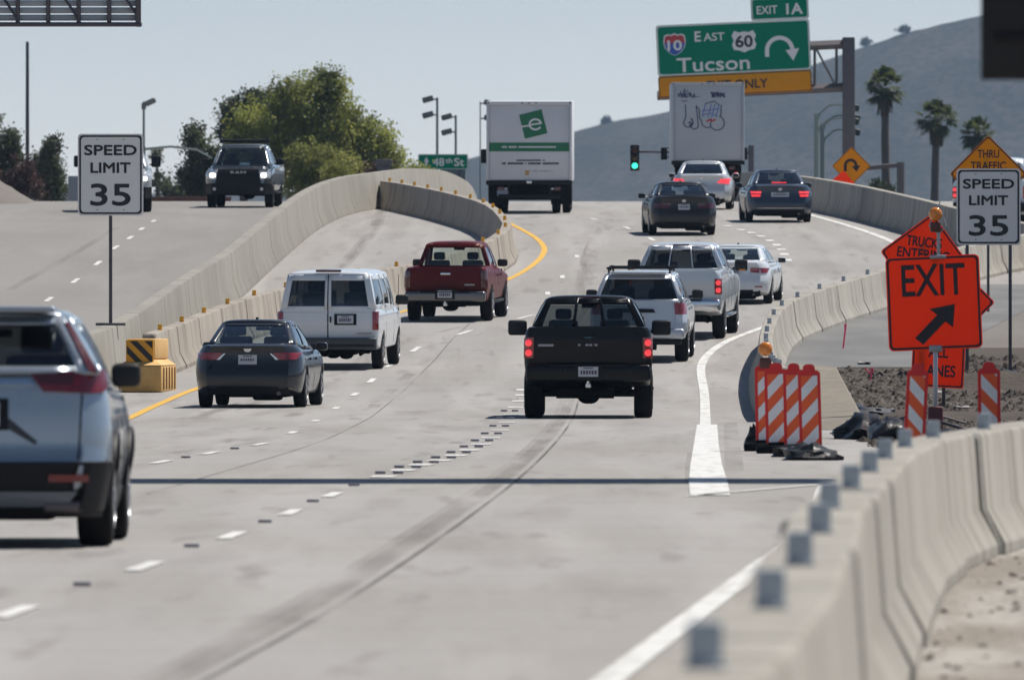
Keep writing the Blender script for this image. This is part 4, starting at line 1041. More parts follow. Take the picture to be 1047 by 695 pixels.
suv('silver blue SUV with tall red tail lamps, cut off by the left frame edge', (-18, 557.5), rad(-.5), P_CRV, dict(W=1.855, L=4.58, H=1.68, wb=2.66, ax=.95, r=.36, zb=.27, belt=1.14, k_r=.2, top=[(0, 1.24), (.5, 1.235), (1.2, 1.17), (2.6, 1.11), (3.28, 1.08), (4.28, .92), (4.58, .78)],
    off=[(.2, .14), (.35, .05), (.5, .0), (.6, .0), (.64, .06), (.9, .07), (1.14, .10), (1.24, .13)],
    G=dict(yb=(.13, 3.6), zb=(1.225, 1.06), wb=(.85, .82), yr=(.62, 2.65), zr=(1.615, 1.60), wr=(.60, .61), bul=(.07, .2), crown=.055, rear=(-.83, .83, .10, .86), side=[(.08, .26, .18, .86), (.28, .54, .10, .88), (.565, .88, .08, .88)]),
    extra=[crv_extra], mir=(.21, .17), mirm=M_BLACK, mout=-.10, rw=.25))
def runner_extra(c):
    for sg in (-1, 1):
        q = ((.74, .82), (.93, .82), (.93, 1.17), (.70, 1.17)); q2 = ((.75, .79), (.93, .79), (.93, .94), (.73, .94))
        if sg < 0: q = tuple((-x, z) for x, z in (q[1], q[0], q[3], q[2])); q2 = tuple((-x, z) for x, z in (q2[1], q2[0], q2[3], q2[2]))
        l_ = c.rear('tail_light', M_RED, q, .02, (5, 4)); c.rear('lens', M_CLEAR, q2, .024, (5, 3), l_)
    c.rear('handle_bar', M_BLACK, ((-.34, .98), (.34, .98), (.30, 1.05), (-.44, 1.07)), .03, (6, 2))
    c.plate(0, .88, .31, .15, proud=.02)
    k = MB(); k.bbox((0, -.03, .57), (1.82, .22, .20), .06, 3); k.build('rear_bumper', c.paint, c.t, smooth=60)
    k = MB(); k.bbox((0, .05, .42), (1.7, .18, .14), .05, 3); k.build('bumper_skirt', M_BLACK, c.t, smooth=60)
    g = c.G; k = MB(); k.bbox((0, g['yr'][0]-.08, g['zr'][0]+.05), (1.1, .26, .045), .02, 3); k.build('roof_spoiler', c.paint, c.t, smooth=60)
    z = g['zr'][0]+.10
    for sg in (-1, 1):
        k = MB(); k.tube([(sg*.60, .6, z-.07), (sg*.60, .65, z), (sg*.60, 2.5, z), (sg*.60, 2.55, z-.07)], .02, 6); k.build('roof_rail', M_BLACK, c.t)
    for y in (.9, 2.1):
        k = MB(); k.tube([(-.66, y, z+.03), (.66, y, z+.03)], .02, 6)
        for sg in (-1, 1): k.bbox((sg*.60, y, z+.015), (.08, .1, .08), .02)
        k.build('roof_crossbar', M_BLACK, c.t)
    k = MB(); k.bbox((0, c.ax, c.r), (.32, .4, .3), .12, 4); k.tube([(-.4, .3, .34), (.35, .3, .34)], .1, 8); k.build('axle_and_exhaust', M_UNDER, c.t)
suv('silver SUV with roof crossbars between the black and silver pickups', (652, 369), rad(-3), P_SILV, dict(W=1.92, L=4.78, H=1.78, wb=2.79, ax=1.0, r=.39, zb=.42, belt=1.21, k_r=.10, rw=.265,
    off=[(.3, .1), (.5, .02), (.65, .0), (.8, .02), (1.2, .06)],
    G=dict(yb=(.09, 3.55), zb=(1.20, 1.13), wb=(.88, .86), yr=(.42, 2.75), zr=(1.70, 1.69), wr=(.67, .67), bul=(.04, .18), crown=.05, rear=(-.90, .90, .07, .86), side=[(.05, .27, .14, .86), (.30, .55, .10, .88), (.58, .88, .08, .88)]),
    extra=[runner_extra], mir=(.22, .18), mirm=M_BLACK))

# ---- box trucks
def box_truck(label, pix, rotz, Z, o):
    root = car_root('box_truck', label, 'truck', pix, rotz, Z=Z, ax=o.get('ax', 1.9))
    W_, H_, zf, L_ = o['W'], o['H'], o['zf'], o['L']
    MW = o['skin']; MF = o['frame']
    b = MB(); b.bbox((0, L_/2+.03, (H_+zf)/2), (W_, L_, H_-zf), .03); b.build('cargo_box', MW, root)
    fw = .075
    fr = MB()
    for sg in (-1, 1): fr.bbox((sg*(W_/2-fw/2), -.02, (H_+zf)/2), (fw, .10, H_-zf+.01), .012)
    fr.bbox((0, -.02, H_-.055), (W_-2*fw, .10, .11), .012); fr.build('door_frame', MF, root); MB().bbox((0, -.03, zf-.02), (W_+.02, .12, .13), .015).build('sill', M_BLACK, root)
    d = MB(); n = 8 if o.get('ribs') else 1
    z0, z1 = zf+.045, H_-.115
    for i in range(n): d.bbox((0, .0, lerp(z0, z1, (i+.5)/n)), (W_-2*fw-.01, .045, (z1-z0)/n-.004), .008)
    d.build('rear_door', MW, root)
    # roof edge cap and corner lights
    k = MB()
    for x in (-W_/2+.05, W_/2-.05, -.2, 0, .2): k.bbox((x, -.075, H_-.05), (.06, .02, .03), .008)
    k.build('marker_light', M_DRED, root)
    # chassis
    k = MB()
    for sg in (-1, 1): k.box((sg*.42, L_/2+.6, zf-.22), (.09, L_+1.4, .2))
    for i in range(6): k.box((0, .4+i*L_/6, zf-.10), (W_*.9, .08, .09))
    k.bbox((0, .25, zf-.32), (W_*.92, .06, .42), .01); k.bbox((.0, L_*.5, zf-.32), (1.5, 1.4, .4), .1)
    k.build('chassis', M_UNDER, root)
    k = MB(); k.bbox((0, -.08, .50), (W_*.72, .10, .12), .02)
    for sg in (-1, 1): k.bbox((sg*.6, .02, .68), (.08, .08, .36), .015)
    k.build('rear_bumper', M_BLACK, root)
    ax = o.get('ax', 1.9)
    for y, dual in ((ax, True), (L_+1.15, False)):
        for sg in (-1, 1):
            for dx in ((.16, .46) if dual else (.18,)): wheel(root, sg*(W_/2-dx-.02), y, .44, .25, M_DSTEEL)
    for sg in (-1, 1):
        k = MB(); k.bbox((sg*(W_/2-.33), ax-.62, .56), (.6, .015, .62), .005); k.build('mudflap', M_RUBBER, root)
    k = MB()
    for sg in (-1, 1):
        k.bbox((sg*(W_/2-.42), -.04, zf-.19), (.2, .05, .12), .015)
    k.build('tail_light', o.get('tail', M_DRED), root)
    if o.get('tail') is M_REDL: pass
    # cab
    cab = MB(); y0 = L_+.12; yl_ = 1.5
    sec = [(y0, .75, 2.35, .98), (y0+.55, .7, 2.45, .99), (y0+.95, .65, 2.1, .98), (y0+1.25, .62, 1.55, .96), (y0+2.05, .6, 1.35, .92), (y0+2.2, .6, 1.1, .88)]
    vs = []; fs = []
    for y, a, b_, k_ in sec:
        h = 1.02*k_
        vs += [(-h, y, a), (h, y, a), (h, y, min(b_, 1.45)), (h*.86, y, b_), (-h*.86, y, b_), (-h, y, min(b_, 1.45))]
    for i in range(len(sec)-1):
        for j in range(6): fs.append((i*6+j, i*6+(j+1) % 6, (i+1)*6+(j+1) % 6, (i+1)*6+j))
    fs += [(5, 4, 3, 2, 1, 0), tuple((len(sec)-1)*6+j for j in range(6))]
    cab.add(vs, fs); co = cab.build('cab', o.get('cabm', P_WHITE), root, smooth=30)
    bv = co.modifiers.new('soft edges', 'BEVEL'); bv.width = .05; bv.segments = 3
    k = MB(); k.shell(lambda i, j: (lerp(-.8, .8, i), lerp(y0+1.2, y0+.98, j), lerp(1.62, 2.08, j)), 3, 3, -.02, -.01); k.build('windshield', G_DARK, root)
    for sg in (-1, 1):
        k = MB(); xm = sg*(W_/2+(.17 if sg < 0 else o.get('rmir', .13))); k.bbox((xm, y0+1.0, 1.62), (.22, .14, .42), .03, 3); k.tube([(sg*1.0, y0+1.0, 1.5), (xm, y0+1.02, 1.5)], .02, 6); k.tube([(sg*.95, y0+1.0, 1.85), (xm, y0+1.02, 1.8)], .02, 6)
        k.build('mirror', M_BLACK, root)
    for e in o.get('extra', []): e(root, W_, H_, zf)
    return root
M_TWHITE = mat('white truck panel', (.64, .645, .67), .4, 0, .10, 1.6); M_TGREY = mat('dingy white truck panel', (.44, .465, .50), .5, 0, .1, .7)
M_EGREEN = mat('green vinyl', srgb(14, 110, 72), .4, 0, .05, 3)
def truck_e(root, W_, H_, zf):
    cz = H_-.66; cx = .12; a = rad(14)
    k = MB(); q = [(cx+x*math.cos(a)-z*math.sin(a), cz+x*math.sin(a)+z*math.cos(a)) for x, z in ((-.34, -.36), (.34, -.36), (.34, .36), (-.34, .36))]
    k.prism(q, -.03, -.024); lg = k.build('logo_panel', M_EGREEN, root, smooth=0)
    e = MB(); pts = []
    for i in range(25):
        t = rad(5+325*i/24); pts.append((cx+.06+.17*math.cos(t), -.033, cz-.01+.15*math.sin(t)))
    vs = []; 
    for p, q in zip(pts, pts[1:]): 
        d = Vector((q[0]-p[0], 0, q[2]-p[2])); n_ = Vector((d.z, 0, -d.x)).normalized()*.028
        e.add([Vector(p)+n_, Vector(p)-n_, Vector(q)-n_, Vector(q)+n_], [(0, 1, 2, 3)])
    e.box((cx+.07, -.0335, cz+.0), (.32, .002, .045), (0, -rad(8), 0)); e.box((cx-.22, -.0335, cz-.06), (.26, .002, .045), (0, -rad(8), 0))
    e.build('logo_letter', M_WLET, lg, smooth=0)
    k = MB(); k.box((0, -.027, zf+1.02), (W_-.17, .006, .26)); st = k.build('green_stripe', M_EGREEN, root, smooth=0)
    def words(z, x0, x1, h, m, par, seed, y=-.033):
        rn = random.Random(seed); k = MB(); x = x0
        while x < x1:
            w = rn.choice((.03, .045, .06))
            if rn.random() < .17: x += .05
            k.box((x+w/2, y, z), (w*.8, .003, h)); x += w
        k.build('small_print', m, par, smooth=0)
    words(zf+1.02, -.8, .75, .05, M_WLET, st, 1); words(zf+.63, -.42, .42, .045, M_BLET, root, 2, -.027); words(zf+.54, -.8, .85, .06, M_BLET, root, 3, -.027)
    words(zf+.32, -.1, .65, .03, mat('faded grey print', (.35, .36, .38), .6), root, 5, -.027)
    k = MB(); k.box((-.06, -.027, zf+.27), (.12, .005, .14)); k.build('warning_sticker', mat('orange sticker', (.55, .33, .12), .6), root, smooth=0)
    k = MB(); k.bbox((-.78, -.06, zf-.33), (.32, .01, .17), .01); k.build('licence_plate', mat('dim plate', (.28, .3, .35), .5), root)
    k = MB(); k.bbox((0, -.11, zf+.0), (.16, .06, .09), .015); k.build('door_latch', M_CHROME, root)
    k = MB(); k.bbox((-.68, -.045, zf-.2), (.08, .02, .06), .01); k.bbox((.68, -.045, zf-.2), (.08, .02, .06), .01); k.build('reverse_light', M_CLEAR, root)
box_truck('white box truck with a green stripe and green square emblem on its door', (541, 217.5), rad(-1.0), None, dict(W=2.5, H=3.27, zf=.92, L=5.0, skin=M_TWHITE, frame=M_TWHITE, extra=[truck_e], ribs=False, ax=1.8, rmir=-.14))
def graffiti(root, W_, H_, zf):
    def stroke(pts, w, m, par=None, y=-.032):
        k = MB()
        for p, q in zip(pts, pts[1:]):
            d = Vector((q[0]-p[0], 0, q[1]-p[1])); L = d.length
            if L < 1e-5: continue
            d /= L; n_ = Vector((d.z, 0, -d.x))*w/2; e = d*w*.3
            P_, Q_ = Vector((p[0], y, p[1]))-e, Vector((q[0], y, q[1]))+e
            y -= .00005
            k.add([P_+n_, P_-n_, Q_-n_, Q_+n_], [(0, 1, 2, 3)])
        return k
    ink = mat('dark blue spray paint', (.05, .06, .12), .7); blue = mat('blue spray paint', (.12, .2, .5), .7); red = mat('red spray paint', (.5, .05, .08), .7)
    def T(pts, ox=0, oz=0): return [(x+ox, H_-z+oz) for x, z in pts]
    K = MB()
    def add(pts, w=.035):
        k = stroke(T(pts), w, ink); K.add(k.v, k.f)
    def arc(cx, cz, r, a0, a1, n=12, q=1.0): return [(cx+r*math.cos(rad(lerp(a0, a1, i/n))), cz+r*q*math.sin(rad(lerp(a0, a1, i/n)))) for i in range(n+1)]
    add([(-.76, .75), (-.74, 1.1), (-.78, 1.25)]+arc(-.66, 1.33, .16, 180, -60)+[(-.5, 1.3)]+arc(-.45, 1.42, .13, 180, 20)+[(-.36, 1.1), (-.40, .78)])
    add([(-.40, .78), (-.3, .9), (-.28, 1.2)]+arc(-.02, 1.3, .2, 190, 60)+[(.1, 1.2)])
    add(arc(.3, 1.35, .24, 170, -70)+[(.42, 1.1), (.44, .75)]); add([(-.66, 1.35), (-.58, 1.3), (-.62, 1.45)], .03)
    add([(-.08, .7), (.2, .62), (.36, .75)], .03)
    rn = random.Random(4)
    def scrib(x0, x1, z, h, n, w=.028):
        p = []; 
        for i in range(n): p.append((lerp(x0, x1, i/(n-1))+rn.uniform(-.04, .04), z+(h if i % 2 else -h)*rn.uniform(.4, 1)))
        add(p, w)
    scrib(-1.0, -.45, .42, .10, 14); scrib(-.92, -.72, .38, .18, 5); scrib(.10, .58, .42, .11, 18, .03); scrib(.12, .55, .40, .09, 14, .03); scrib(-1.05, -.3, .47, .02, 4, .02); scrib(-.85, -.7, .62, .03, 4, .02)
    g = K.build('graffiti', ink, root, smooth=0, recalc=False)
    k = MB()
    for x in (-.18, .02, .14, .28): 
        q = stroke(T([(x+.09, .72), (x-.02, 1.15)]), .03, blue, y=-.036); k.add(q.v, q.f)
    q = stroke(T([(-.2, .95), (.36, .88)]), .03, blue, y=-.037); k.add(q.v, q.f); q = stroke(T([(-.2, 1.1), (.05, 1.02), (.3, 1.12)]), .03, blue, y=-.038); k.add(q.v, q.f)
    k.build('graffiti_letters', blue, g, smooth=0, recalc=False)
    k = MB(); q = stroke(T([(-.05, 1.30), (.06, 1.24), (.14, 1.28), (.24, 1.24)]), .055, red, y=-.039); k.add(q.v, q.f); k.build('graffiti_mark', red, g, smooth=0, recalc=False)
    k = MB(); k.lathe([(.085, 0), (.08, -.02), (.03, -.03)], 14, (.93, -.05, zf-.42), 'Y'); k.lathe([(.085, 0), (.08, -.02), (.03, -.03)], 14, (-.93, -.05, zf-.42), 'Y'); k.build('brake_light', M_REDL, root)
box_truck('grey white box truck with spray painted graffiti on its rear door', (723, 206), rad(0), 442, dict(W=2.42, H=3.95, zf=1.3, L=6.5, skin=M_TGREY, frame=M_TGREY, extra=[graffiti], ax=2.2))

# ------------------------------------------------------------------ signs
def sign_panel(t, poly, m, border_m, inset=.03, bw=.022, y=0, th=.02, name='sign_panel', scale_poly=None):
    cx = sum(p[0] for p in poly)/len(poly); cz = sum(p[1] for p in poly)/len(poly)
    R_ = max(math.hypot(p[0]-cx, p[1]-cz) for p in poly)
    k = MB(); k.prism(poly, y, y+th); o = k.build(name, m, t, smooth=0)
    def sc(d):
        wx = max(abs(p[0]-cx) for p in poly); wz = max(abs(p[1]-cz) for p in poly)
        return [(cx+(p[0]-cx)*(wx-d)/wx, cz+(p[1]-cz)*(wz-d)/wz) for p in poly]
    if border_m:
        k = MB(); k.ring(sc(inset), sc(inset+bw), y-.004, y+.001); k.build('border', border_m, o, smooth=0)
    return o
def post(t, x, z0, z1, r=.03, y=.06, m=None, name='post'):
    k = MB(); k.bbox((x, y, (z0+z1)/2), (r*2, r*2, z1-z0), r*.4); return k.build(name, m or M_POST, t)
def speed_sign(label, x0, y0, x1, y1, Z, posts, base_z, extra_base=False):
    a = at(x0, y0, Z); b = at(x1, y1, Z); w = b.x-a.x; h = a.z-b.z; c = (a+b)/2
    t = thing('speed_limit_sign', label, 'road sign', (c.x, Z, base_z))
    cz = c.z-base_z
    p = sign_panel(t, rrect(w, h, .07, 5, 0, cz), M_WHITE_S, M_BLET, .028, .032)
    text(p, 'SPEED', 0, cz+h*.30, w*.79, h*.12, M_BLET, -.004, .028); text(p, 'LIMIT', 0, cz+h*.085, w*.60, h*.12, M_BLET, -.004, .028); text(p, '35', 0, cz-h*.245, w*.60, h*.26, M_BLET, -.004, .018)
    k = MB()
    for z in (cz+h*.43, cz-h*.43):
        for x in (-w*.2, w*.2): k.lathe([(.012, 0), (.01, -.008)], 8, (x, -.001, z), 'Y')
    k.build('bolt', M_DSTEEL, p)
    for px_ in posts: post(t, (px_-CX)*Z/F-c.x, 0, cz+h*.4, .032)
    if extra_base: k = MB(); k.bbox((0, .06, .03), (.55, .3, .05), .01); k.build('base_plate', M_DSTEEL, t)
    return t
speed_sign('white SPEED LIMIT 35 sign on one post standing on the median wall', 79.5, 137, 146.5, 220.5, 245, [113], gz(245)+1.06, True)
speed_sign('white SPEED LIMIT 35 sign on two posts in the gravel right of the road', 978, 172.5, 1043.5, 250.5, 252, [989, 1033], gz(252))

def rot_sq(s_, cx, cz, a, r=.05):
    return rrect(s_, s_, r, 4, cx, cz, a)
def beacon(t, x, y, z, r=.075):
    k = MB(); k.lathe([(.03, -.075), (r*.9, -.05), (r, -.03), (r, .03), (r*.9, .05), (.03, .075)], 20, (x, y, z), 'Y')
    for i in range(8):
        a = i*math.pi/4; k.box((x+math.cos(a)*r*.6, y-.07, z+math.sin(a)*r*.6), (.012, .02, .012))
    k.lathe([(r*.5, -.085), (r*.3, -.095)], 10, (x, y, z), 'Y')
    b = k.build('beacon_lens', M_AMBER, t, smooth=50)
    k = MB(); k.bbox((x, y+.01, z-r-.08), (.14, .12, .13), .02); k.build('beacon_housing', mat('beacon housing', (.1, .03, .02), .5), b)
    return b
# EXIT sign
def exit_sign():
    Z = 173; c = at(955, 309.5, Z); base = gz(Z)
    t = thing('exit_sign', 'orange EXIT sign with a black diagonal arrow, amber beacon on top', 'road sign', (c.x, Z, base), ry=rad(-2.6)*-1)
    t.rotation_euler = (0, 0, 0)
    cz = c.z-base; a = rad(2.4); w = 1.23
    p = sign_panel(t, rrect(w, w, .07, 5, 0, cz, a), M_ORANGE_S, None, th=.012)
    k = MB(); k.ring(rrect(w-.03, w-.03, .06, 5, 0, cz, a), rrect(w-.085, w-.085, .045, 5, 0, cz, a), -.004, .001); k.build('border', M_BLET, p, smooth=0)
    text(p, 'EXIT', .03*0-.01, cz+.30, .82, .40, M_BLET, -.004, .010, a)
    k = MB(); q = []
    for x, z in ((-.36, -.06), (.11, -.06), (.11, -.17), (.40, .0), (.11, .17), (.11, .06), (-.36, .06)):
        x -= .02; z *= 1.0; b_ = rad(52); q.append((.04+x*math.cos(b_)-z*1.15*math.sin(b_), cz-.26+x*math.sin(b_)*.82+z*1.15*math.cos(b_)))
    k.prism(q, -.006, -.002); k.build('arrow', M_BLET, p, smooth=0)
    post(t, .02, .25, cz-.55, .03, .03, mat('pale post', (.5, .5, .52), .4, .5), 'lower_post'); post(t, .06, cz+.55, cz+1.05, .022, .05, M_STEEL, 'upper_post')
    MB().bbox((.02, .0, cz-.60), (.17, .05, .09), .015).build('clamp', M_STEEL, t); MB().bbox((.05, .0, cz+.60), (.22, .05, .05), .015).build('clamp', M_STEEL, t)
    k = MB(); k.tube([(.06, .05, cz+.9), (-.06, .05, cz+1.0), (-.02, .05, cz+1.12)], .012, 6); k.tube([(.06, .05, cz+.9), (.16, .05, cz+1.0), (.12, .05, cz+1.12)], .012, 6); k.build('lamp_bracket', M_STEEL, t)
    k = MB(); k.bbox((.02, .05, .2), (.2, .2, .4), .03); k.build('spring_base', mat('dark red base', (.13, .02, .02), .5), t)
    for sg in (-1, 1):
        for sy in (-1, 1):
            k = MB(); k.tube([(.02, .05, .22), (sg*.65, .05+sy*.6, .03)], .022, 6); k.build('leg', M_DSTEEL, t)
    beacon(t, .02, .03, cz+1.02+.14, .09)
    k = MB(); k.tube([(.05, .05, cz+1.1), (.08, .05, cz+1.36)], .008, 5); k.build('antenna', M_STEEL, t)
exit_sign()
def trucks_sign():
    Z = 192; c = at(946, 264, Z); base = gz(Z); cz = c.z-base
    t = thing('trucks_entering_sign', 'orange tilted diamond sign reading TRUCKS ENTER behind the EXIT sign, with an ALL LANES plate', 'road sign', (c.x, Z, base))
    s_ = .94; a = rad(45-9)
    p = sign_panel(t, rot_sq(s_, 0, cz, a), M_ORANGE_S, None, th=.012)
    k = MB(); k.ring(rot_sq(s_-.03, 0, cz, a), rot_sq(s_-.075, 0, cz, a), -.004, .001); k.build('border', M_BLET, p, smooth=0)
    r = rad(-7); u = Z/F
    text(p, 'TRUCKS', (945-946)*u, cz+(264-247.5)*u, 36*u, 10*u, M_BLET, -.004, .02, r); text(p, 'ENTERING', (944-946)*u, cz+(264-260)*u, 53*u, 10*u, M_BLET, -.004, .02, r)
    pc = at(959.5, 366, Z); pz = pc.z-base; pxx = pc.x-c.x
    p2 = sign_panel(t, rrect(54*u, 60*u, .03, 4, pxx, pz, rad(-3)), M_ORANGE_S, None, th=.012, name='plaque', y=.0)
    k = MB(); k.ring(rrect(52*u, 58*u, .03, 4, pxx, pz, rad(-3)), rrect(49*u, 55*u, .025, 4, pxx, pz, rad(-3)), -.004, .001); k.build('border', M_BLET, p2, smooth=0)
    text(p2, 'ALL', pxx, pz+(366-360)*u, 20*u, 10.5*u, M_BLET, -.004, .02, rad(-3)); text(p2, 'LANES', pxx, pz+(366-379)*u, 34*u, 11.5*u, M_BLET, -.004, .02, rad(-3))
    post(t, 0, .1, cz+.3, .025); 
    for sg in (-1, 1): 
        k = MB(); k.tube([(0, .05, .2), (sg*.6, .4*sg, .03)], .022, 6); k.build('leg', M_DSTEEL, t)
trucks_sign()
def diamond_back():
    Z = 222; c = at(965, 309, Z); base = gz(Z); cz = c.z-base
    t = thing('diamond_sign', 'plain orange diamond sign whose right corner shows behind the EXIT sign', 'road sign', (c.x, Z, base))
    s_ = 1.22; a = rad(45)
    p = sign_panel(t, rot_sq(s_, 0, cz, a), M_ORANGE_S, None, th=.012)
    k = MB(); k.ring(rot_sq(s_-.03, 0, cz, a), rot_sq(s_-.085, 0, cz, a), -.004, .001); k.build('border', M_BLET, p, smooth=0)
    post(t, 0, 0, cz+.5, .03)
diamond_back()
def thru_sign():
    Z = 293; c = at(1010.5, 178, Z); base = gz(Z); cz = c.z-base; u = Z/F
    t = thing('thru_traffic_sign', 'yellow orange diamond sign reading THRU TRAFFIC above the right speed limit sign', 'road sign', (c.x, Z, base))
    s_ = 1.22; a = rad(45)
    p = sign_panel(t, rot_sq(s_, 0, cz, a), M_YORANGE_S, None, th=.012)
    k = MB(); k.ring(rot_sq(s_-.02, 0, cz, a), rot_sq(s_-.08, 0, cz, a), -.004, .001); k.build('border', mat('brown legend', (.11, .025, .012), .5), p, smooth=0)
    text(p, 'THRU', 0, cz+(178-157.5)*u, 22*u, 8*u, M_BLET, -.004, .015); text(p, 'TRAFFIC', 0, cz+(178-169.5)*u, 36*u, 8*u, M_BLET, -.004, .015)
    post(t, 0, 0, cz+.5, .03)
thru_sign()
def arrow_curve(c0, r, a0, a1, w, n=16, head=None, tail=0):
    """flat hooked arrow in (x, z) as list of quads"""
    k = MB(); pts = []
    if tail: pts.append((c0[0]+r*math.cos(a0), c0[1]-tail))
    pts += [(c0[0]+r*math.cos(lerp(a0, a1, i/n)), c0[1]+r*math.sin(lerp(a0, a1, i/n))) for i in range(n+1)]
    return pts
def flat_stroke(mb, pts, w, y0, y1):
    L, R_ = [], []
    for i, p in enumerate(pts):
        a = pts[max(0, i-1)]; b = pts[min(len(pts)-1, i+1)]; d = Vector((b[0]-a[0], b[1]-a[1])).normalized()
        L.append((p[0]-d.y*w/2, p[1]+d.x*w/2)); R_.append((p[0]+d.y*w/2, p[1]-d.x*w/2))
    for i in range(len(pts)-1): mb.prism([L[i], R_[i], R_[i+1], L[i+1]], y0, y1)
def turn_sign():
    Z = 392; c = at(870.5, 170, Z); base = gz(Z); cz = c.z-base; u = Z/F
    t = thing('turn_arrow_sign', 'yellow orange diamond sign with a black hooked arrow above the exit barrier', 'road sign', (c.x, Z, base))
    s_ = 20*u*2/math.sqrt(2); p = sign_panel(t, rot_sq(s_, 0, cz, rad(45), .04), M_YORANGE_S, None, th=.012)
    k = MB(); k.ring(rot_sq(s_-.02, 0, cz, rad(45), .04), rot_sq(s_-.05, 0, cz, rad(45), .03), -.004, .001); k.build('border', M_BLET, p, smooth=0)
    k = MB(); pts = arrow_curve((-.02, cz+.02), .16, rad(180), rad(-5), .09, 14, tail=.18); flat_stroke(k, pts, .085, -.006, -.002)
    k.prism([(.14-.13, cz-.0), (.14+.13, cz+.02), (.15, cz-.17)], -.0065, -.0021); k.build('arrow', M_BLET, p, smooth=0)
    post(t, 0, 0, cz+.3, .03)
    Z2 = 389; c = at(861, 192, Z2); base = gz(Z2)
    t = thing('orange_diamond_sign', 'red orange diamond sign whose top pokes over the exit barrier below the hooked arrow', 'road sign', (c.x, Z2, base))
    p = sign_panel(t, rot_sq(.72, 0, c.z-base, rad(40), .04), M_ORANGE_S, None, th=.012); post(t, 0, 0, c.z-base+.2, .03)
turn_sign()

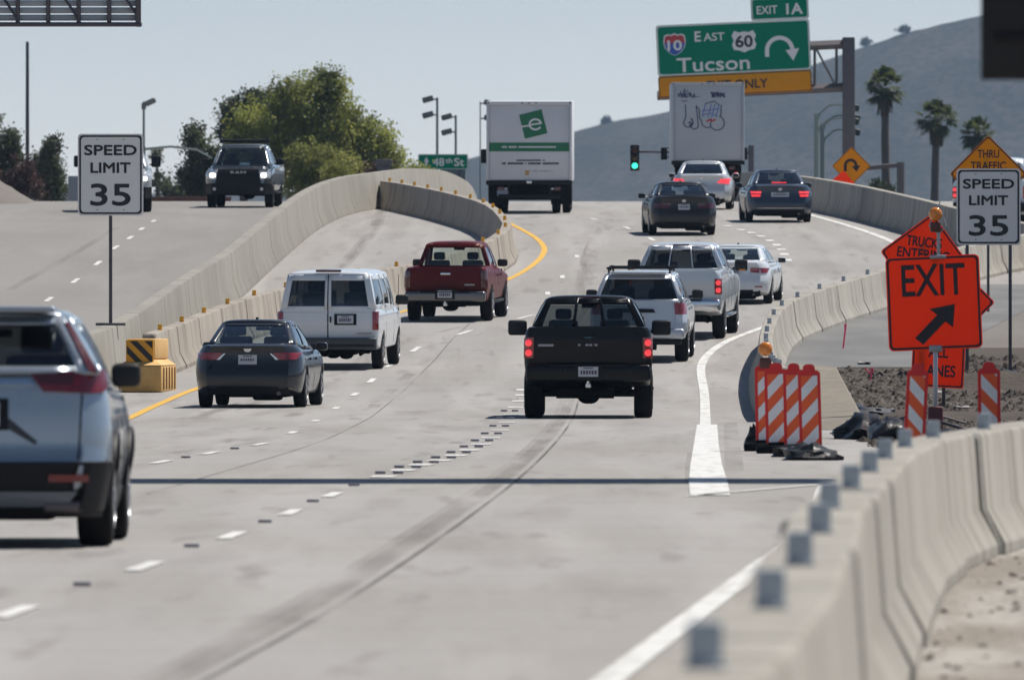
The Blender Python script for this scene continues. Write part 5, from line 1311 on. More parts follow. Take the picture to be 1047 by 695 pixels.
# Tucson overhead sign on its gantry
def tucson():
    Z = 545; u = Z/F; a = rad(2.6)
    c = at(750.5, 60, Z)
    px0 = at(868, 60, Z)
    g = thing('sign_gantry', 'brown steel cantilever gantry carrying the green overhead sign', 'sign gantry', (px0.x, Z+.6, gz(Z)))
    zt = at(868, 38, Z).z-gz(Z)
    k = MB(); k.bbox((0, 0, zt/2), (.52, .45, zt), .05); k.build('column', M_DSTEEL, g)
    # two chords running left, rising to the right
    def chord(y, nm):
        zr = at(868, y, Z).z-gz(Z); xl = (672-868)*u
        k = MB(); k.tube([(0, 0, zr), (xl, 0, zr+xl*math.tan(a))], .19, 4); return k.build(nm, M_DSTEEL, g), zr
    _, z1 = chord(45, 'top_chord'); _, z2 = chord(89, 'bottom_chord')
    for i in range(7):
        x = -i*.9-.5; k = MB(); k.tube([(x, 0, z1+x*math.tan(a)), (x, 0, z2+x*math.tan(a))], .06, 6); k.build('strut', M_DSTEEL, g)
        if i % 2 == 0:
            k = MB(); k.tube([(x-.9, 0, z1+(x-.9)*math.tan(a)), (x, 0, z2+x*math.tan(a))], .05, 6); k.build('brace', M_DSTEEL, g)
    t = thing('overhead_sign', 'green overhead sign reading EAST 60 Tucson with a yellow EXIT ONLY strip', 'road sign', (c.x, Z, c.z))
    t.rotation_euler = (0, -a, 0)
    w, h = 157*u, 74*u
    zg0, zg1 = -h/2+22*u, h/2
    gp = sign_panel(t, rrect(w, zg1-zg0, .12, 5, 0, (zg0+zg1)/2), M_GREEN_S, M_WLET, .02, .05, th=.08)
    yp = sign_panel(t, rrect(w, 21.95*u, .08, 5, 0, -h/2+10.97*u), M_YORANGE_S, M_BLET, .02, .035, th=.08, name='yellow_panel')
    text(yp, 'EXIT ONLY', (-0)*u+2*u, -h/2+10.5*u, 62*u, 9*u, M_BLET, -.006, .02)
    ep = sign_panel(t, rrect(59*u, 23*u, .1, 5, 49*u, h/2+12*u), M_GREEN_S, M_WLET, .02, .045, th=.08, name='exit_tab')
    text(ep, 'EXIT', 36*u, h/2+11*u, 21*u, 8*u, M_WLET, -.006, .015); text(ep, '1A', 64*u, h/2+11*u, 16*u, 10.5*u, M_WLET, -.006, .03)
    text(gp, 'E', -36*u, h/2-13*u, 6*u, 10*u, M_WLET, -.006, .02); text(gp, 'AST', -19.5*u, h/2-14*u, 21*u, 8*u, M_WLET, -.006, .012)
    text(gp, 'Tucson', -21.5*u, h/2-41.5*u, 74*u, 14*u, M_WLET, -.006, .014)
    # shields
    def shield(cx, cz, w_, h_): 
        pts = [(-.46, .40), (-.3, .47), (-.15, .43), (0, .5), (.15, .43), (.3, .47), (.46, .40), (.5, .1), (.44, -.15), (.25, -.38), (0, -.5), (-.25, -.38), (-.44, -.15), (-.5, .1)]
        return [(cx+x*w_, cz+z*h_) for x, z in pts]
    k = MB(); k.prism(shield(-60*u, h/2-20*u, 23*u, 23*u), -.010, -.004); sh = k.build('interstate_shield', M_WLET, gp, smooth=0)
    k = MB(); k.prism([p for p in shield(-60*u, h/2-20.5*u, 21*u, 21*u) if p[1] < h/2-17*u], -.014, -.009); k.build('blue_field', mat('sign blue', srgb(35, 80, 170), .4), sh, smooth=0)
    k = MB(); k.prism([p for p in shield(-60*u, h/2-20.5*u, 21*u, 21*u) if p[1] > h/2-20*u], -.016, -.009); k.build('red_field', mat('sign red', srgb(185, 50, 55), .4), sh, smooth=0)
    text(sh, '10', -60*u, h/2-21*u, 14*u, 10*u, M_WLET, -.017, .03)
    pts = [(-.40, .5), (-.2, .42), (0, .46), (.2, .42), (.40, .5), (.52, .28), (.44, .05), (.52, -.15), (.44, -.38), (.2, -.42), (0, -.52), (-.2, -.42), (-.44, -.38), (-.52, -.15), (-.44, .05), (-.52, .28)]
    k = MB(); k.prism([(11*u+x*24*u, h/2-20*u+z*22*u) for x, z in pts], -.010, -.004); s6 = k.build('route_shield', M_WLET, gp, smooth=0)
    text(s6, '60', 11*u, h/2-20*u, 17*u, 11.5*u, M_BLET, -.011, .03)
    k = MB(); pts = arrow_curve((47*u, h/2-31*u), 13*u, rad(180), rad(0), 0, 16, tail=6*u); flat_stroke(k, pts, 4.2*u, -.010, -.004)
    k.prism([(53*u, h/2-31*u), (67*u, h/2-29.5*u), (60.5*u, h/2-42*u)], -.0105, -.0041); k.build('arrow', M_WLET, gp, smooth=0)
tucson()
def st48():
    Z = 560; u = Z/F; c = at(453, 165.5, Z)
    t = thing('street_name_sign', 'green sign reading 48th St with a white arrow, behind the median wall', 'road sign', (c.x, Z, gz(Z))); cz = c.z-gz(Z)
    p = sign_panel(t, rrect(51*u, 15.5*u, .06, 4, 0, cz), M_GREEN_S, M_WLET, .01, .02, th=.03)
    text(p, '48', -4.5*u, cz-.3*u, 11*u, 8*u, M_WLET, -.006, .02); text(p, 'th', 6*u, cz+1.2*u, 7*u, 5*u, M_WLET, -.006, .02); text(p, 'St', 16.5*u, cz-.3*u, 10*u, 8*u, M_WLET, -.006, .02)
    k = MB(); k.prism([(-17*u-.11, cz), (-17*u+.11, cz), (-17*u, cz+.2)], -.006, -.001); k.prism([(-17*u-.05, cz-.17), (-17*u+.05, cz-.17), (-17*u+.05, cz), (-17*u-.05, cz)], -.0062, -.0012); k.build('arrow', M_WLET, p, smooth=0)
    for x in (-.7, .7): post(t, x, 0, cz, .05, .08)
    c = at(463, 173, 572); k = MB(); k.bbox((0, 0, (c.z-gz(572))/2), (1.1, .8, c.z-gz(572)), .03)
    o = k.build('utility_cabinet', mat('cabinet grey green', (.13, .16, .155), .6)); o.location = (c.x, 572, gz(572)); tag(o, 'dark grey green utility cabinet below the 48th St sign', 'cabinet')
st48()

# back of the sign at the upper left
def back_sign():
    Z = 182; u = Z/F
    c = at(-95, 0, Z); zb = at(0, 28, Z).z; xr = (143-CX)*u; base = gz(Z)
    t = thing('overhead_sign', 'ribbed grey back of an overhead sign in the top left corner', 'road sign', (xr, Z, zb))
    w = 5.6; h = 2.6
    k = MB(); n = 26
    for i in range(n): k.bbox((-w/2, .0, .08+h*(i+.5)/n), (w, .03, h/n*.84), .006)
    k.build('panel', mat('aluminium sheet back', (.42, .44, .45), .5, .5), t)
    f = MB()
    f.bbox((-w/2, -.06, .035), (w+.06, .16, .06), .015); f.bbox((-w/2, -.05, h+.06), (w+.02, .08, .06), .015)
    f.bbox((-.02, -.06, h/2), (.075, .14, h), .015)
    f.build('frame', M_POST, t)
    for i in range(13):
        x = -.42-i*.42; k = MB(); k.bbox((x, -.07, h/2), (.06, .08, h-.02), .012); k.build('rib', M_POST, t)
        if i % 2 == 0 and i < 12:
            k = MB(); k.tube([(x, -.10, .75), (x+.42, -.10, .10)], .022, 6); k.build('brace', M_POST, t)
    k = MB(); k.tube([(-w-9, .3, h/2), (.0, .3, h/2)], .16, 10); k.build('mast_arm', M_POST, t)
    k = MB(); k.tube([(-w-9, .3, base-zb), (-w-9, .3, h/2+.3)], .25, 12); k.build('column', M_POST, t)
back_sign()
def near_sign():
    Z = 62; u = Z/F; a = at(1003, 82, Z)
    t = thing('roadside_sign', 'dark blurred sign panel in the top right corner, close to the camera', 'road sign', (a.x+.31, Z, 0))
    k = MB(); k.bbox((0, 0, a.z+.38), (.62, .02, .76), .006); k.build('panel', mat('black sign back', (.008, .007, .009), .7), t)
    post(t, 0, 0, a.z+.7, .03, .05); [MB().bbox((0, -.02, a.z+zz), (.5, .02, .04), .005).build('brace', M_BLACK, t) for zz in (.2, .58)]
near_sign()
# added unseen gantry, shaped to cast the dark line across the road
def shadow_gantry():
    Y = 131.6; z = 7.3
    t = thing('added_shadow_gantry', 'unseen steel gantry added overhead to cast the dark line across the whole road', 'sign gantry', (0, Y, 0))
    for sx in (-19, 14):
        for dy in (-1.7, 1.7):
            k = MB(); k.tube([(sx, dy, 0), (sx, dy, z+1.0)], .2, 12); k.build('column', M_STEEL, t)
    for dy in (-1.7, 1.7):
        for dz in (0, 1.0):
            k = MB(); k.tube([(-19, dy, z+dz), (14, dy, z+dz)], .11, 8); k.build('chord', M_STEEL, t)
    k = MB(); k.box((-2.5, 0, z+.14), (33, 3.3, .06)); k.build('shadow_deck', M_STEEL, t)  # deck made wide so its shadow fills the dark line
    for i in range(12):
        for dy in (-1.7, 1.7):
            k = MB(); x0 = -19+i*2.75; k.tube([(x0, dy, z), (x0+2.75, dy, z+1.0)], .05, 6); k.build('brace', M_STEEL, t)
shadow_gantry()

# ------------------------------------------------------------------ work zone things
M_OST = mat('panel orange', (.85, .12, .022), .5, 0, .12, 6); M_WST = mat('panel white', (.78, .79, .80), .5, 0, .12, 8); M_PFR = mat('panel red frame', (.70, .02, .018), .5, 0, .1, 6)
def panel(label, cx, ytop, ybot, wpx, lean, Z, slope=1, bag=False, lamp=False, group='striped work zone panels'):
    u = Z/F; x = (cx-CX)*u; base = gz(Z)
    t = thing('striped_panel', label, 'traffic panel', (x, Z, base), 0, group); t.rotation_euler = (0, rad(lean), 0)
    w = wpx*u; z1 = EYE+(YH-ytop)*u-base; z0 = .10; h = z1-z0; cz = (z0+z1)/2
    k = MB(); k.prism(rrect(w, h, .05, 5, 0, cz), 0, .03); k.prism(rrect(w*.55, .14, .05, 5, 0, z1+.0), .004, .026); b = k.build('frame', M_PFR, t, smooth=0)
    wi, zi0, zi1 = w/2-.035, z0+.03, z1-.06
    k = MB(); k.box((0, -.002, (zi0+zi1)/2), (wi*2, .012, zi1-zi0)); k.build('face', M_OST, b, smooth=0)
    k = MB(); st = .30; sl_ = slope*wi*1.05
    zz = zi0-.3
    while zz < zi1+.3:
        q = clip([(-wi, zz-sl_/1), (wi, zz+sl_), (wi, zz+sl_+st*.5), (-wi, zz-sl_+st*.5)], -wi, wi, zi0, zi1)
        if q and len(q) > 2: k.prism(q, -.0125, -.009)
        zz += st
    k.build('stripes', M_WST, b, smooth=0)
    k = MB(); k.bbox((0, .03, .045), (.5, .42, .09), .02); k.bbox((0, .03, .1), (.22, .14, .06), .02); k.build('base', M_RUBBER, t)
    if lamp: beacon(t, .02, -.01, z1+.20, .085)
    return t
panel('leftmost striped panel of the row of four, with an amber beacon on top', 782.5, 374, 458, 19, -1.0, 156, lamp=True)
panel('second striped panel from the left in the row of four', 795.5, 377, 459, 24, -1.5, 153.5)
panel('third striped panel from the left in the row of four', 813, 377.5, 460, 22, -1, 151)
panel('rightmost striped panel of the row of four, above a black sandbag', 829.5, 378.5, 464, 23, -1.6, 148.5)
panel('striped panel leaning at the left foot of the EXIT sign', 933.5, 378, 452, 22, 3, 140, -1)
panel('striped panel standing alone right of the EXIT sign', 1012, 376.5, 450, 23, -.5, 143, -1)

def lump(name, label, cat, cx, cy, Z, w, d, h, m, seed, group=None, seg=18):
    rn = random.Random(seed); k = MB(); n1, n2 = seg, 8
    def fn(i, j):
        a = 2*math.pi*i; e = math.pi/2*j
        r = math.cos(e); p = Vector((math.cos(a)*r, math.sin(a)*r, math.sin(e)))
        nn = noise.noise(p*2.2+Vector((seed*3.1, 0, 0)))*.45+noise.noise(p*5+Vector((0, seed, 0)))*.2
        return (p.x*w/2*(1+nn), p.y*d/2*(1+nn), max(0, p.z)*h*(1+nn*.8))
    k.grid(fn, n1, n2); o = k.build(name, m, smooth=55, merge=True)
    o.location = ((cx-CX)*Z/F, Z, gz(Z)-.01); return tag(o, label, cat, group)
M_BAG = mat('black plastic bag', (.008, .008, .010), .42, 0, .2, 8, bump=.5, bscale=14, spec=.25)
lump('sandbag', 'black sandbag draped over the base of the rightmost striped panel', 'sandbag', 828, 462, 146.6, .62, .7, .18, M_BAG, 3)
lump('sandbag', 'small black sandbag beside the base of the third striped panel', 'sandbag', 806, 462, 149.8, .42, .5, .13, M_BAG, 5)
lump('sandbag', 'dark sandbag at the left foot of the leftmost striped panel', 'sandbag', 772, 440, 160, .24, .3, .28, M_BAG, 6)
# heap of black tarp, with torn sheets
for i, (cx, Z, w, d, h, lb) in enumerate(((886, 171, .75, 2.2, .32, 'crumpled black plastic heap left of the EXIT sign post'), (910, 168, .6, 1.8, .30, 'shiny crumpled black sheet behind the leaning striped panel'),
        (868, 178, .5, 1.6, .1, 'flat black plastic scrap at the edge of the dirt'), (868, 214, .9, 3, .16, 'black plastic sheet on the dirt far behind the panels'), (896, 210, .7, 3, .14, 'grey black rag on the dirt under the EXIT sign edge'),
        (972, 165, .8, 2, .18, 'black plastic sheet at the right foot of the EXIT sign'), (1028, 250, .5, 2, .12, 'dark rag hanging near the right post of the speed sign'))):
    lump('plastic_sheet', lb, 'plastic sheet', cx, 0, Z, w, d, h, M_BAG if i != 4 else mat('grey rag', (.05, .05, .055), .7), 11+i, seg=24)
for i, (x, y0, y1, lb) in enumerate(((862, 330, 356, 'tall thin pink survey stake beside the barrier row'), (889.5, 375, 388, 'short pink survey flag in the dirt left of the EXIT sign'), (966, 290, 297, 'small pink survey flag in the far gravel'))):
    Z = zpx(y1); u = Z/F; k = MB(); hh = (y1-y0)*u; k.tube([(0, 0, 0), (.03, 0, hh*.5), (.06 if i < 1 else -.1, 0, hh)], .018, 6); k.bbox((.04, 0, hh*.8), (.05 if i else .03, .02, hh*.4), .006)
    o = k.build('survey_stake', mat('pink flagging', srgb(250, 80, 120), .6)); o.location = ((x-CX)*u, Z, gz(Z)-.02); tag(o, lb, 'survey stake', 'pink survey stakes')
# loose rubble and dirt clods
rn = random.Random(21); k = MB(); k2 = MB()
def clod(mb, x, y, s_):
    q = [Vector(v) for v in ((1, 0, 0), (0, 1, 0), (-1, 0, 0), (0, -1, 0), (0, 0, .9), (.6, .6, .5))]
    q = [Vector((v.x*rn.uniform(.6, 1.3), v.y*rn.uniform(.6, 1.3), v.z*rn.uniform(.5, 1)))*s_ for v in q]
    mb.add([v+Vector((x, y, gz(y)-.005)) for v in q], [(0, 5, 4), (5, 1, 4), (1, 2, 4), (2, 3, 4), (3, 0, 4), (0, 1, 5)])
for _ in range(3600):
    y = rn.uniform(160, 255); x = interp(RIGHT, y)+abs(rn.gauss(0, 2.2))-.1
    if x < 11: clod(k if rn.random() < .8 else k2, x, y, rn.choice((.02, .02, .03, .04, .05, .09)))
for _ in range(260):
    y = rn.uniform(55, 125); x = interp([(t[1], t[0]) for t in near], y)+.36+abs(rn.gauss(0, .5)); clod(k if rn.random() < .5 else k2, x, y, rn.choice((.006, .008, .012, .02, .03)))
for i in range(500):
    y = rn.uniform(233, 262); clod(k, 8.5+rn.random()*5, y, rn.choice((.05, .09, .13)))
o = k.build('rubble', mat('dark clods', (.036, .026, .019), .95, 0, .3, 2), smooth=0); tag(o, kind='stuff')
o = k2.build('gravel_chips', mat('pale chips', (.10, .083, .068), .95, 0, .3, 2), smooth=0); tag(o, kind='stuff')
for i, (x, y) in enumerate(((862, 404), (884, 372), (905, 420), (962, 402), (984, 418), (1024, 398))):
    Z = zpx(y); k = MB(); k.grid(lambda a, b: ((a-.5)*.26, (b-.5)*.9, .015+.02*math.sin(a*5+i)*math.cos(b*4+i*2)), 6, 6)
    o = k.build('paper_scrap', mat('pale scrap', (.26, .25, .24), .7)); o.location = ((x-CX)*Z/F, Z, gz(Z)+.02); sm = o.modifiers.new('thickness', 'SOLIDIFY'); sm.thickness = .006
    tag(o, f'{ORD[i]} pale paper scrap on the dark dirt, counted from the left', 'paper scrap', 'paper scraps on the dirt')
# dark earth berm beyond the right speed sign and beside the barrier
def berm(name, x0, x1, y, h, d, m, seed, label=None):
    k = MB()
    def fn(i, j):
        x = lerp(x0, x1, i); v = 2*j-1; e = min(1, i*6, (1-i)*6)
        n_ = noise.noise(Vector((x*.7, v*2, seed)))*.4+noise.noise(Vector((x*2.3, v*4, seed)))*.25
        return (x, y+v*d/2, gz(y+v*d/2)-.02+max(0, (1-v*v)*h*e*(1+n_)))
    k.grid(fn, 60, 10); o = k.build(name, m, smooth=180); tag(o, kind='structure'); return o
berm('dirt_mound', 7.2, 14, 240, .30, 5, M_DIRT, 3); berm('dirt_mound', 5.4, 9.5, 205, .12, 8, M_DIRT, 5); berm('dirt_mound', 12.2, 22, 372, 1.35, 12, layered('brown slope', (.19, .125, .085), [(.6, 5, .4, .7, (.10, .07, .05), .8, (1, 1, 1))], bump=(5, .6)), 9)
berm('gravel_mound', -26, -15.2, 420, 1.15, 14, M_GRAVEL, 12)

# ------------------------------------------------------------------ far things
def pole(name, label, cat, x, ytop, Z, r, extra=None, group=None, m=None):
    c = at(x, ytop, Z); t = thing(name, label, cat, (c.x, Z, gz(Z)), 0, group); h = c.z-gz(Z)
    k = MB(); k.tube([(0, 0, 0), (0, 0, h)], [r*1.2, r*.8], 10); k.build('pole', m or M_POST, t)
    if extra: extra(t, h)
    return t
pole('utility_pole', 'tall bare dark pole among the trees on the far left', 'pole', 28, 46, 600, .09, lambda t, h: MB().bbox((0, 0, h+.05), (.14, .14, .18), .03).build('cap', M_POST, t))
M_LAMPH = mat('lamp head grey', (.2, .21, .2), .5, .3, .1, 6)
def floodhead(sg=-1, n=2):
    def f(t, h):
        for i in range(n):
            z = h-.1-i*.75; k = MB(); k.tube([(0, 0, z), (sg*.25, 0, z+.03)], .04, 6); k.bbox((sg*.45, 0, z+.02), (.55, .4, .28), .06, 2, (0, rad(15)*sg, 0)); k.build('lamp_head', M_LAMPH, t)
    return f
M_LPOLE = mat('pale lamp pole', (.23, .28, .26), .5, .3)
pole('flood_light', 'taller of the two-headed floodlight poles above the 48th St sign', 'street light', 447, 100, 640, .07, floodhead(), 'floodlight poles', M_LPOLE)
pole('flood_light', 'shorter two-headed floodlight pole right of the taller one', 'street light', 466, 118, 660, .07, floodhead(), 'floodlight poles', M_LPOLE)
pole('flood_light', 'floodlight pole just left of the green-striped box truck', 'street light', 491, 104, 650, .035, floodhead(1, 2), 'floodlight poles', M_LPOLE)
def cobra(t, h):
    k = MB(); k.bbox((.28, 0, h-.02), (.5, .3, .24), .08, 3, (0, rad(-25), 0)); k.bbox((.0, 0, h-.2), (.2, .2, .3), .06); k.build('lamp_head', M_LAMPH, t)
pole('street_light', 'single-headed street light rising behind the left speed limit sign', 'street light', 147, 104, 560, .06, cobra, None, M_LPOLE)
def arm2(t, h):
    k = MB(); k.tube([(0, 0, h-.1), (1.0, 0, h), (2.0, 0, h-.12), (2.6, 0, h-.45)], [.06, .05, .05, .03], 6); k.build('arm', M_LPOLE, t)
pole('signal_arm_pole', 'thin curved arm pole right of the left speed limit sign', 'pole', 148, 150, 510, .04, arm2, None, M_LPOLE)

def signal_head(t, x, y, z, lit=None, rz=0, s_=1.0):
    k = MB(); k.bbox((0, 0, 0), (.36*s_, .22, 1.02*s_), .04); o = k.build('signal_head', M_BLACK, t); o.location = (x, y, z); o.rotation_euler = (0, 0, rz)
    for i, (nm, c, e) in enumerate((('red_lens', (.06, .006, .006), 0), ('amber_lens', (.08, .04, .004), 0), ('green_lens', (.05, .6, .35), 1.4 if lit else 0))):
        if not lit and i == 2: c = (.005, .04, .025)
        k = MB(); k.lathe([(.115*s_, 0), (.11*s_, -.02), (.05*s_, -.045)], 18, (0, -.11, (.31-.31*i)*s_), 'Y')
        k.build(nm, mat(nm+(' lit' if e else ''), c, .3, 0, 0, 1, emit=(.05, .95, .55) if e else None, estr=e), o)
        v = MB(); n = 12
        for q in range(n):
            a0, a1 = math.pi*q/n, math.pi*(q+1)/n; r = .135*s_; zc = (.31-.31*i)*s_
            v.add([(r*math.cos(a0), -.11, zc+r*math.sin(a0)), (r*math.cos(a1), -.11, zc+r*math.sin(a1)), (r*math.cos(a1), -.30, zc+r*math.sin(a1)-.02), (r*math.cos(a0), -.30, zc+r*math.sin(a0)-.02)], [(0, 1, 2, 3)])
        v.build('visor', M_BLACK, o)
Z = 520; u = Z/F; c = at(768, 154, Z)
t = thing('traffic_signal', 'traffic light showing green on a mast arm left of the graffiti truck', 'traffic light', (c.x, Z, gz(Z))); hz = c.z-gz(Z)
k = MB(); k.tube([(0, 0, 0), (0, 0, hz+.2)], .12, 10); k.build('pole', M_POST, t); k = MB(); k.tube([(0, 0, hz-.1), ((652-768)*u, 0, hz-.05)], [.07, .045], 8); k.build('mast_arm', M_POST, t)
signal_head(t, (649-768)*u, -.12, hz-.1-5*u, True)
def sig_pole(label, x, Z, y0, ys, rch):
    u = Z/F; c = at(x, y0, Z); t = thing('signal_pole', label, 'traffic light', (c.x, Z, gz(Z)), 0, 'curved arm signal poles right of the gantry'); h = c.z-gz(Z)
    k = MB(); k.tube([(0, 0, 0), (0, 0, h-.4)], .11, 8); k.build('pole', M_LPOLE, t)
    for y in ys:
        z = at(x, y, Z).z-gz(Z); k = MB(); k.tube([(0, 0, z-.9), (.12, 0, z-.4), (.5, 0, z-.06), (1.0, 0, z), (rch, 0, z-.02)], .045, 6); k.build('arm', M_LPOLE, t)
        k = MB(); k.bbox((rch+.15, 0, z-.12), (.62, .3, .3), .07, 3, (0, rad(8), 0)); k.build('signal_head', mat('dark teal housing', (.02, .035, .04), .5), t)
sig_pole('curved arm signal pole behind the gantry column, taller of the pair', 835, 560, 107, (107, 121), 1.35)
sig_pole('curved arm signal pole behind the gantry column, shorter of the pair', 841, 580, 118, (117.5, 132), 1.2)
Z = 560; c = at(921, 166, Z); t = thing('far_gantry', 'small dark arm gantry left of the middle palm trunk', 'sign gantry', (c.x, Z, gz(Z))); h = c.z-gz(Z)
k = MB(); k.tube([(0, 0, 0), (0, 0, h)], .17, 8); k.build('column', M_DSTEEL, t); k = MB(); k.tube([(.1, 0, h-.1), (-1.5, 0, h-.25)], .1, 8); k.build('arm', M_DSTEEL, t)
k = MB(); c = at(77, 180, 520); k.bbox((0, 0, (c.z-gz(520))/2), (.75, .6, c.z-gz(520)), .03); o = k.build('control_cabinet', mat('cabinet grey', (.25, .26, .28), .6)); o.location = (c.x+.1, 520, gz(520)); tag(o, 'grey control cabinet behind the left speed limit sign', 'cabinet')
k = MB(); c = at(150, 203, 520); d = at(236, 203, 520); k.bbox((0, 0, (c.z-gz(520))/2), (d.x-c.x, .3, c.z-gz(520)), .02); k.bbox((0, 0, c.z-gz(520)+.03), (d.x-c.x+.06, .4, .08), .01)
o = k.build('brick_wall', layered('reddish block', (.17, .085, .065), [(2, 4, .4, .7, (.10, .055, .045), .8, (1, 1, 1))], pos=False)); o.location = ((c.x+d.x)/2, 520, gz(520)); tag(o, 'low reddish block wall beyond the crest left of the grey pickup', 'wall')
# small roof vent stack visible above the crest wall
k = MB(); c = at(399, 166, 500); k.bbox((0, 0, (c.z-gz(500))/2), (.5, .5, c.z-gz(500)), .03); k.bbox((0, 0, c.z-gz(500)), (.65, .65, .2), .03); o = k.build('vent_stack', M_DSTEEL); o.location = (c.x-.25, 500, gz(500)); tag(o, 'short dark vent stack poking above the crest of the median wall', 'vent')

# ------------------------------------------------------------------ trees
def leaf_mat(name, lo, hi, sc=.55):
    if name in MATS: return MATS[name]
    m = bpy.data.materials.new(name); m.use_nodes = True; MATS[name] = m; n, l, b = nodes_of(m)
    g = n.new('ShaderNodeNewGeometry'); nz = n.new('ShaderNodeTexNoise'); nz.inputs['Scale'].default_value = sc; nz.inputs['Detail'].default_value = 6
    l.new(g.outputs['Position'], nz.inputs['Vector']); mr = n.new('ShaderNodeMapRange'); mr.inputs[1].default_value = .35; mr.inputs[2].default_value = .65; l.new(nz.outputs['Fac'], mr.inputs[0])
    mx = n.new('ShaderNodeMix'); mx.data_type = 'RGBA'; mx.inputs[6].default_value = (*lo, 1); mx.inputs[7].default_value = (*hi, 1); l.new(mr.outputs[0], mx.inputs[0])
    l.new(mx.outputs[2], b.inputs['Base Color']); b.inputs['Roughness'].default_value = .6; b.inputs['Specular IOR Level'].default_value = .25
    tl = n.new('ShaderNodeBsdfTranslucent'); l.new(mx.outputs[2], tl.inputs[0]); ms = n.new('ShaderNodeMixShader'); ms.inputs[0].default_value = .42
    l.new(b.outputs[0], ms.inputs[1]); l.new(tl.outputs[0], ms.inputs[2]); l.new(ms.outputs[0], n['Material Output'].inputs[0]); return m
M_BARK = mat('bark', (.09, .065, .05), .9, 0, .3, 5)
L_OLIVE = leaf_mat('olive leaves', (.12, .14, .035), (.47, .49, .13)); L_DARK = leaf_mat('dark leaves', (.055, .068, .035), (.15, .165, .08)); L_BROWN = leaf_mat('brown scrub', (.05, .03, .025), (.11, .06, .05)); L_YEL = leaf_mat('yellow green leaves', (.15, .165, .04), (.38, .38, .11))
def tree(label, Z, lobes, leafm, n, size, seed, group=None, droop=0.0, cat='tree', name='tree', trunk=True):
    """lobes: (photo x, y, radius x px, radius y px)"""
    rn = random.Random(seed); u = Z/F
    cx = sum(l_[0] for l_ in lobes)/len(lobes); c0 = at(cx, 200, Z)
    t = thing(name, label, cat, (c0.x, Z, gz(Z)), 0, group); org = Vector((c0.x, Z, gz(Z)))
    k = MB(); area = sum(l_[2]*l_[3] for l_ in lobes); tw = MB()
    if trunk:
        hh = at(cx, sum(l_[1] for l_ in lobes)/len(lobes), Z).z-gz(Z)
        tw.tube([(0, 0, -.2), (.1, 0, hh*.4), (-.05, .1, hh)], [.32, .24, .08], 8)
    for lx, ly, rx, rz in lobes:
        c = at(lx, ly, Z)-org; RX, RZ = rx*u, rz*u; RY = (RX+RZ)/2
        if trunk: tw.tube([(0, 0, max(.3, c.z-RZ*1.3-.5)*.8), c*Vector((.6, .6, .8)) if False else Vector((c.x*.55, rn.uniform(-.4, .4), c.z*.85)), c+Vector((0, 0, RZ*.3))], [.14, .1, .03], 6)
        m_ = int(n*rx*rz/area); ncl = max(6, m_//26)
        RX *= 1.04; RZ *= 1.04
        for _ in range(ncl):
            while True:
                p = Vector((rn.uniform(-1, 1), rn.uniform(-1, 1), rn.uniform(-1, 1)))
                if .25 < p.length < 1.0: break
            p = p*(.55+.5*rn.random()) if p.length > .55 else p
            pc = c+Vector((p.x*RX, p.y*RY, p.z*RZ)); cr = rn.uniform(.22, .5)*min(1.4, max(.7, RX*.5))
            for _ in range(26):
                q = pc+Vector((rn.gauss(0, cr*.55), rn.gauss(0, cr*.55), rn.gauss(0, cr*.5)-droop*abs(rn.gauss(0, cr))))
                s_ = size*rn.uniform(.6, 1.3); a = Vector((rn.gauss(0, 1), rn.gauss(0, 1), rn.gauss(0, 1)-droop)).normalized(); b = a.orthogonal().normalized()
                b = (Matrix.Rotation(rn.uniform(0, 6.28), 3, a) @ b)*.5
                k.add([q-a*s_*.5, q+b*s_*.5, q+a*s_*.5, q-b*s_*.5], [(0, 1, 2, 3)])
    k.build('crown', leafm, t, smooth=0, recalc=False)
    if trunk: tw.build('trunk', M_BARK, t, smooth=60)
    return t
tree('large round olive green tree behind the grey pickup and median wall', 600, [(318, 108, 42, 38), (278, 125, 40, 34), (345, 130, 38, 36), (300, 150, 44, 36), (370, 150, 34, 32), (395, 165, 26, 26), (250, 145, 24, 34), (335, 88, 24, 20), (350, 170, 40, 30), (295, 105, 30, 28), (272, 150, 40, 40), (330, 135, 50, 40), (385, 145, 24, 30), (335, 78, 16, 12)], L_OLIVE, 60000, .17, 1, droop=.5)
tree('low bushy yellow green tree at the foot of the large round tree', 560, [(320, 165, 34, 22), (345, 172, 34, 20), (305, 185, 26, 20), (370, 182, 26, 16)], L_YEL, 11000, .16, 2, droop=.2)
tree('narrow dark tree left of the grey pickup with the roof rack', 580, [(200, 145, 16, 22), (206, 170, 20, 24), (193, 185, 14, 22), (220, 160, 12, 22), (212, 190, 20, 18)], L_DARK, 9000, .17, 3)
tree('dark tree between the narrow tree and the large round tree', 640, [(245, 115, 22, 18), (262, 105, 24, 16), (235, 135, 14, 22), (250, 165, 24, 30)], L_DARK, 10000, .2, 4)
tree('tapered dark evergreen left of the left speed limit sign', 560, [(52, 150, 9, 12), (50, 168, 14, 18), (54, 190, 17, 22), (40, 178, 12, 22)], L_DARK, 8000, .16, 5)
tree('dark pointed tree at the far left edge', 570, [(10, 140, 8, 12), (10, 158, 14, 18), (6, 185, 18, 24), (-8, 125, 8, 8)], L_DARK, 8000, .16, 6)
tree('brown leafless bush between the two left evergreens', 545, [(24, 180, 16, 22), (12, 195, 16, 16), (34, 195, 14, 16), (-8, 185, 16, 22)], L_BROWN, 4200, .17, 7)
tree('tiny far tree beside the street light on the left', 780, [(160, 160, 8, 10), (163, 185, 10, 12)], L_DARK, 900, .25, 8)
tree('small far tree above the reddish wall', 760, [(176, 195, 14, 8), (190, 200, 14, 8)], L_DARK, 1200, .25, 9)
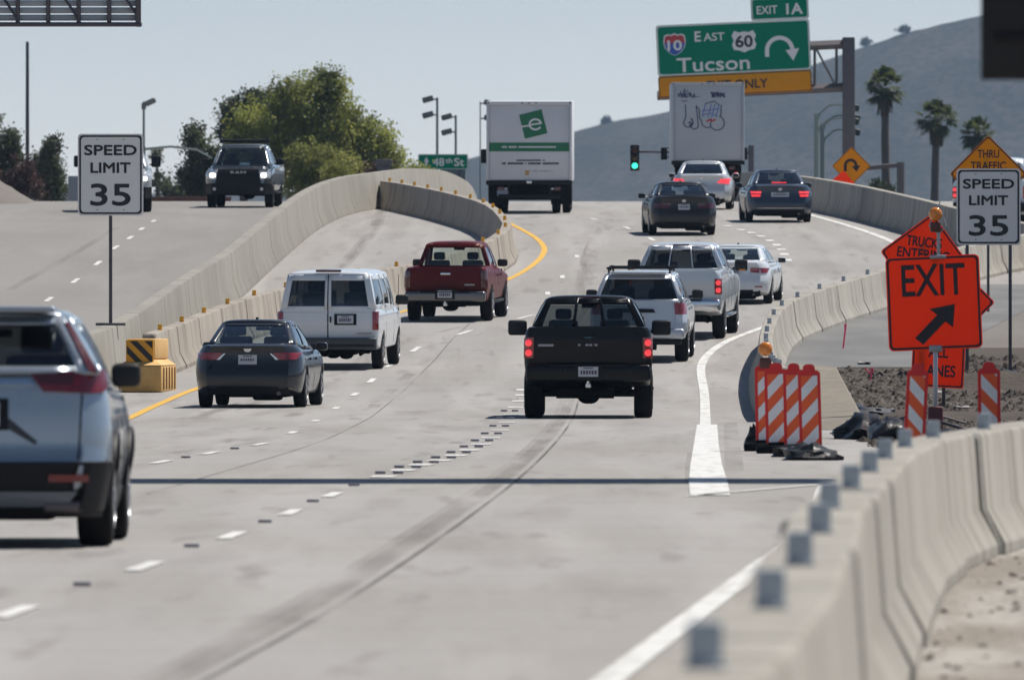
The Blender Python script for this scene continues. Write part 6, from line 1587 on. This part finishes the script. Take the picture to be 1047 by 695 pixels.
for i, (x, y, lb) in enumerate(((340, 173, 'dry straw bush left of the vent stack on the crest'), (380, 174, 'brown straw bush right of the vent stack on the crest'), (420, 174, 'olive bush in front of the 48th St sign'))):
    tree(lb, 520, [(x, y, 14, 7), (x+12, y+3, 12, 6)], (L_YEL, L_BROWN, L_OLIVE)[i], 900, .14, 30+i, 'bushes on the crest', cat='bush', name='bush', trunk=False)
for i, (x, lb) in enumerate(((1036, 'dark roadside bush right of the speed limit sign'), (898, 'small green shrub below the left palm'))):
    tree(lb, 640 if i else 700, [(x, 190 if i else 200, 12, 8 if i else 14), (x+10, 196, 10, 7)], L_DARK, 900, .2, 40+i, cat='bush', name='bush', trunk=False)

L_PALM = leaf_mat('palm fronds', (.03, .05, .012), (.12, .14, .035), 1.2); L_SKIRT = leaf_mat('dry palm skirt', (.10, .075, .04), (.2, .15, .08), 1.5)
def palm(label, x, ytop, ycrown, yb, Z, rpx, seed):
    u = Z/F; rn = random.Random(seed); c = at(x, ycrown, Z); t = thing('palm_tree', label, 'palm tree', (c.x, Z, gz(Z)), 0, 'fan palms against the hill')
    h = c.z-gz(Z); k = MB(); bend = rn.uniform(-.25, .25)
    k.tube([(bend*(.5-.5*math.cos(i/12*math.pi)), 0, h*i/12) for i in range(13)], [.30-.10*i/12+(.05 if i < 2 else 0)+(.02 if i % 2 else 0) for i in range(13)], 10)
    k.build('trunk', mat('palm trunk', (.12, .10, .085), .9, 0, .25, 4), t, smooth=60)
    top = Vector((bend, 0, h)); fr = MB(); R_ = rpx*u; sk = MB()
    for i in range(58):
        a = rn.uniform(0, 2*math.pi); el = rad(rn.choice((80, 60, 45, 30, 15, 5, -10, -25, -35, -45)))+rn.uniform(-.15, .15)
        d = Vector((math.cos(a)*math.cos(el), math.sin(a)*math.cos(el), math.sin(el))); L = R_*rn.uniform(.45, .62)
        p0 = top+d*.15; p1 = top+d*L; s_ = d.cross(Vector((0, 0, 1)))
        s_ = s_.normalized() if s_.length > .1 else Vector((1, 0, 0)); up = s_.cross(d).normalized()
        w = s_*.025; fr.add([p0-w, p0+w, p1+w, p1-w], [(0, 1, 2, 3)])
        nb = 13
        for j in range(nb):
            f = rad(lerp(-95, 95, j/(nb-1))); dd = (d*math.cos(f)+s_*math.sin(f)+up*.12*math.cos(f*2)).normalized()
            Lb = R_*rn.uniform(.38, .52)*(1-.25*abs(f)/1.6); sw = dd.cross(up); sw = sw.normalized()*.055
            m_ = p1+dd*Lb*.6; e_ = p1+dd*Lb+Vector((0, 0, -Lb*rn.uniform(.15, .45)))
            fr.add([p1, m_+sw, e_, m_-sw], [(0, 1, 2, 3)])
    for i in range(110):
        a = rn.uniform(0, 6.28); zz = rn.uniform(.2, 1.3); p = top+Vector((math.cos(a)*.3, math.sin(a)*.3, -zz*.4)); e_ = top+Vector((math.cos(a)*rn.uniform(.25, .5), math.sin(a)*.4, -zz-.4)); w = Vector((-math.sin(a), math.cos(a), 0))*.09
        sk.add([p-w, p+w, e_+w*.6, e_-w*.6], [(0, 1, 2, 3)])
    fr.build('crown', L_PALM, t, smooth=0, recalc=False); sk.build('dry_skirt', L_SKIRT, t, smooth=0, recalc=False)
palm('tallest fan palm, just right of the gantry column', 908, 66, 90, 200, 760, 25, 1)
palm('middle fan palm, left of the THRU TRAFFIC sign', 953, 97, 122, 200, 780, 26, 2)
palm('shortest fan palm, behind the THRU TRAFFIC sign', 1001.5, 112, 137, 200, 800, 22, 3)

# ------------------------------------------------------------------ hill with scrub
RIDGE = [(-400, 196), (250, 196), (380, 192), (430, 180), (480, 163), (500, 157), (540, 147), (586, 134), (620, 125), (645, 121), (670, 117), (700, 110), (760, 93), (800, 76), (830, 64), (855, 55), (885, 44), (925, 31), (960, 23), (1003, 15), (1060, 7), (1200, -6), (1500, -20), (2200, 60)]
ZR = 5200.0; ZS = 4950.0
def hill_z(ax, Y):
    xp = ax*F+CX; top = EYE+(YH-interp(RIDGE, xp))/F*ZR
    v = (Y-ZS)/(ZR-ZS)
    X = ax*Y
    n_ = noise.fractal(Vector((X*.009, Y*.009, 3.0)), 1.0, 2.0, 5)
    if v <= 1: s_ = max(0, v); f = s_**.9
    else: f = max(0, 1-(v-1)*.25)
    g_ = n_*top*.07*min(1, s_*3 if v <= 1 else 1)*(1-.85*max(0, 1-abs(v-1)*6))
    return -2+(top+2)*f+g_+noise.fractal(Vector((X*.035, Y*.035, 1.0)), .9, 2.0, 5)*.9
k = MB()
nu, nv = 520, 70
def hf(i, j):
    a = (lerp(-500, 2300, i)-CX)/F; Y = 4900+900*j**1.6; return (a*Y, Y, hill_z(a, Y))
k.grid(hf, nu, nv)
M_HILL = layered('scrubby hill', (.060, .054, .047), [(.008, 6, .38, .66, (.032, .032, .030), .8, (1, 1, .6)), (.045, 7, .44, .60, (.026, .030, .026), .75, (1, 1, .55)), (.28, 6, .47, .58, (.014, .019, .016), .8, (1, 1, .7)), (.5, 4, .56, .66, (.09, .08, .07), .5, (1, 1, .7))], rough=.95, bump=None)
o = k.build('hill', M_HILL, smooth=180); tag(flip_up(o), kind='structure')
rn = random.Random(5); k = MB()
for xp, s_ in ((533, 3.2), (925, 2.4), (885, 1.6), (620, 1.5)):
    a = (xp-CX)/F; X = a*ZR; z = hill_z(a, ZR)
    for _ in range(150):
        p = Vector((rn.gauss(0, .5), rn.gauss(0, .5), abs(rn.gauss(.05, .28))))*s_; d = [Vector((rn.gauss(0, .8), rn.gauss(0, .8), rn.gauss(0, .8))) for _ in range(3)]
        k.add([(X+p.x+e.x, ZR+p.y+e.y, z+p.z+e.z) for e in d], [(0, 1, 2)])
o = k.build('desert_scrub', leaf_mat('scrub', (.030, .034, .029), (.042, .043, .036), .1), smooth=0, recalc=False); tag(o, kind='stuff')

# ------------------------------------------------------------------ haze
hm = bpy.data.materials.new('haze'); hm.use_nodes = True; n = hm.node_tree.nodes; n.remove(n['Principled BSDF'])
pv = n.new('ShaderNodeVolumePrincipled'); pv.inputs['Color'].default_value = (.50, .72, 1.0, 1); pv.inputs['Density'].default_value = .000052; pv.inputs['Anisotropy'].default_value = .2
hm.node_tree.links.new(pv.outputs[0], n['Material Output'].inputs['Volume'])
k = MB(); k.box((0, 3000, 95), (5200, 6200, 200)); o = k.build('haze', hm, smooth=0); tag(o, kind='stuff')
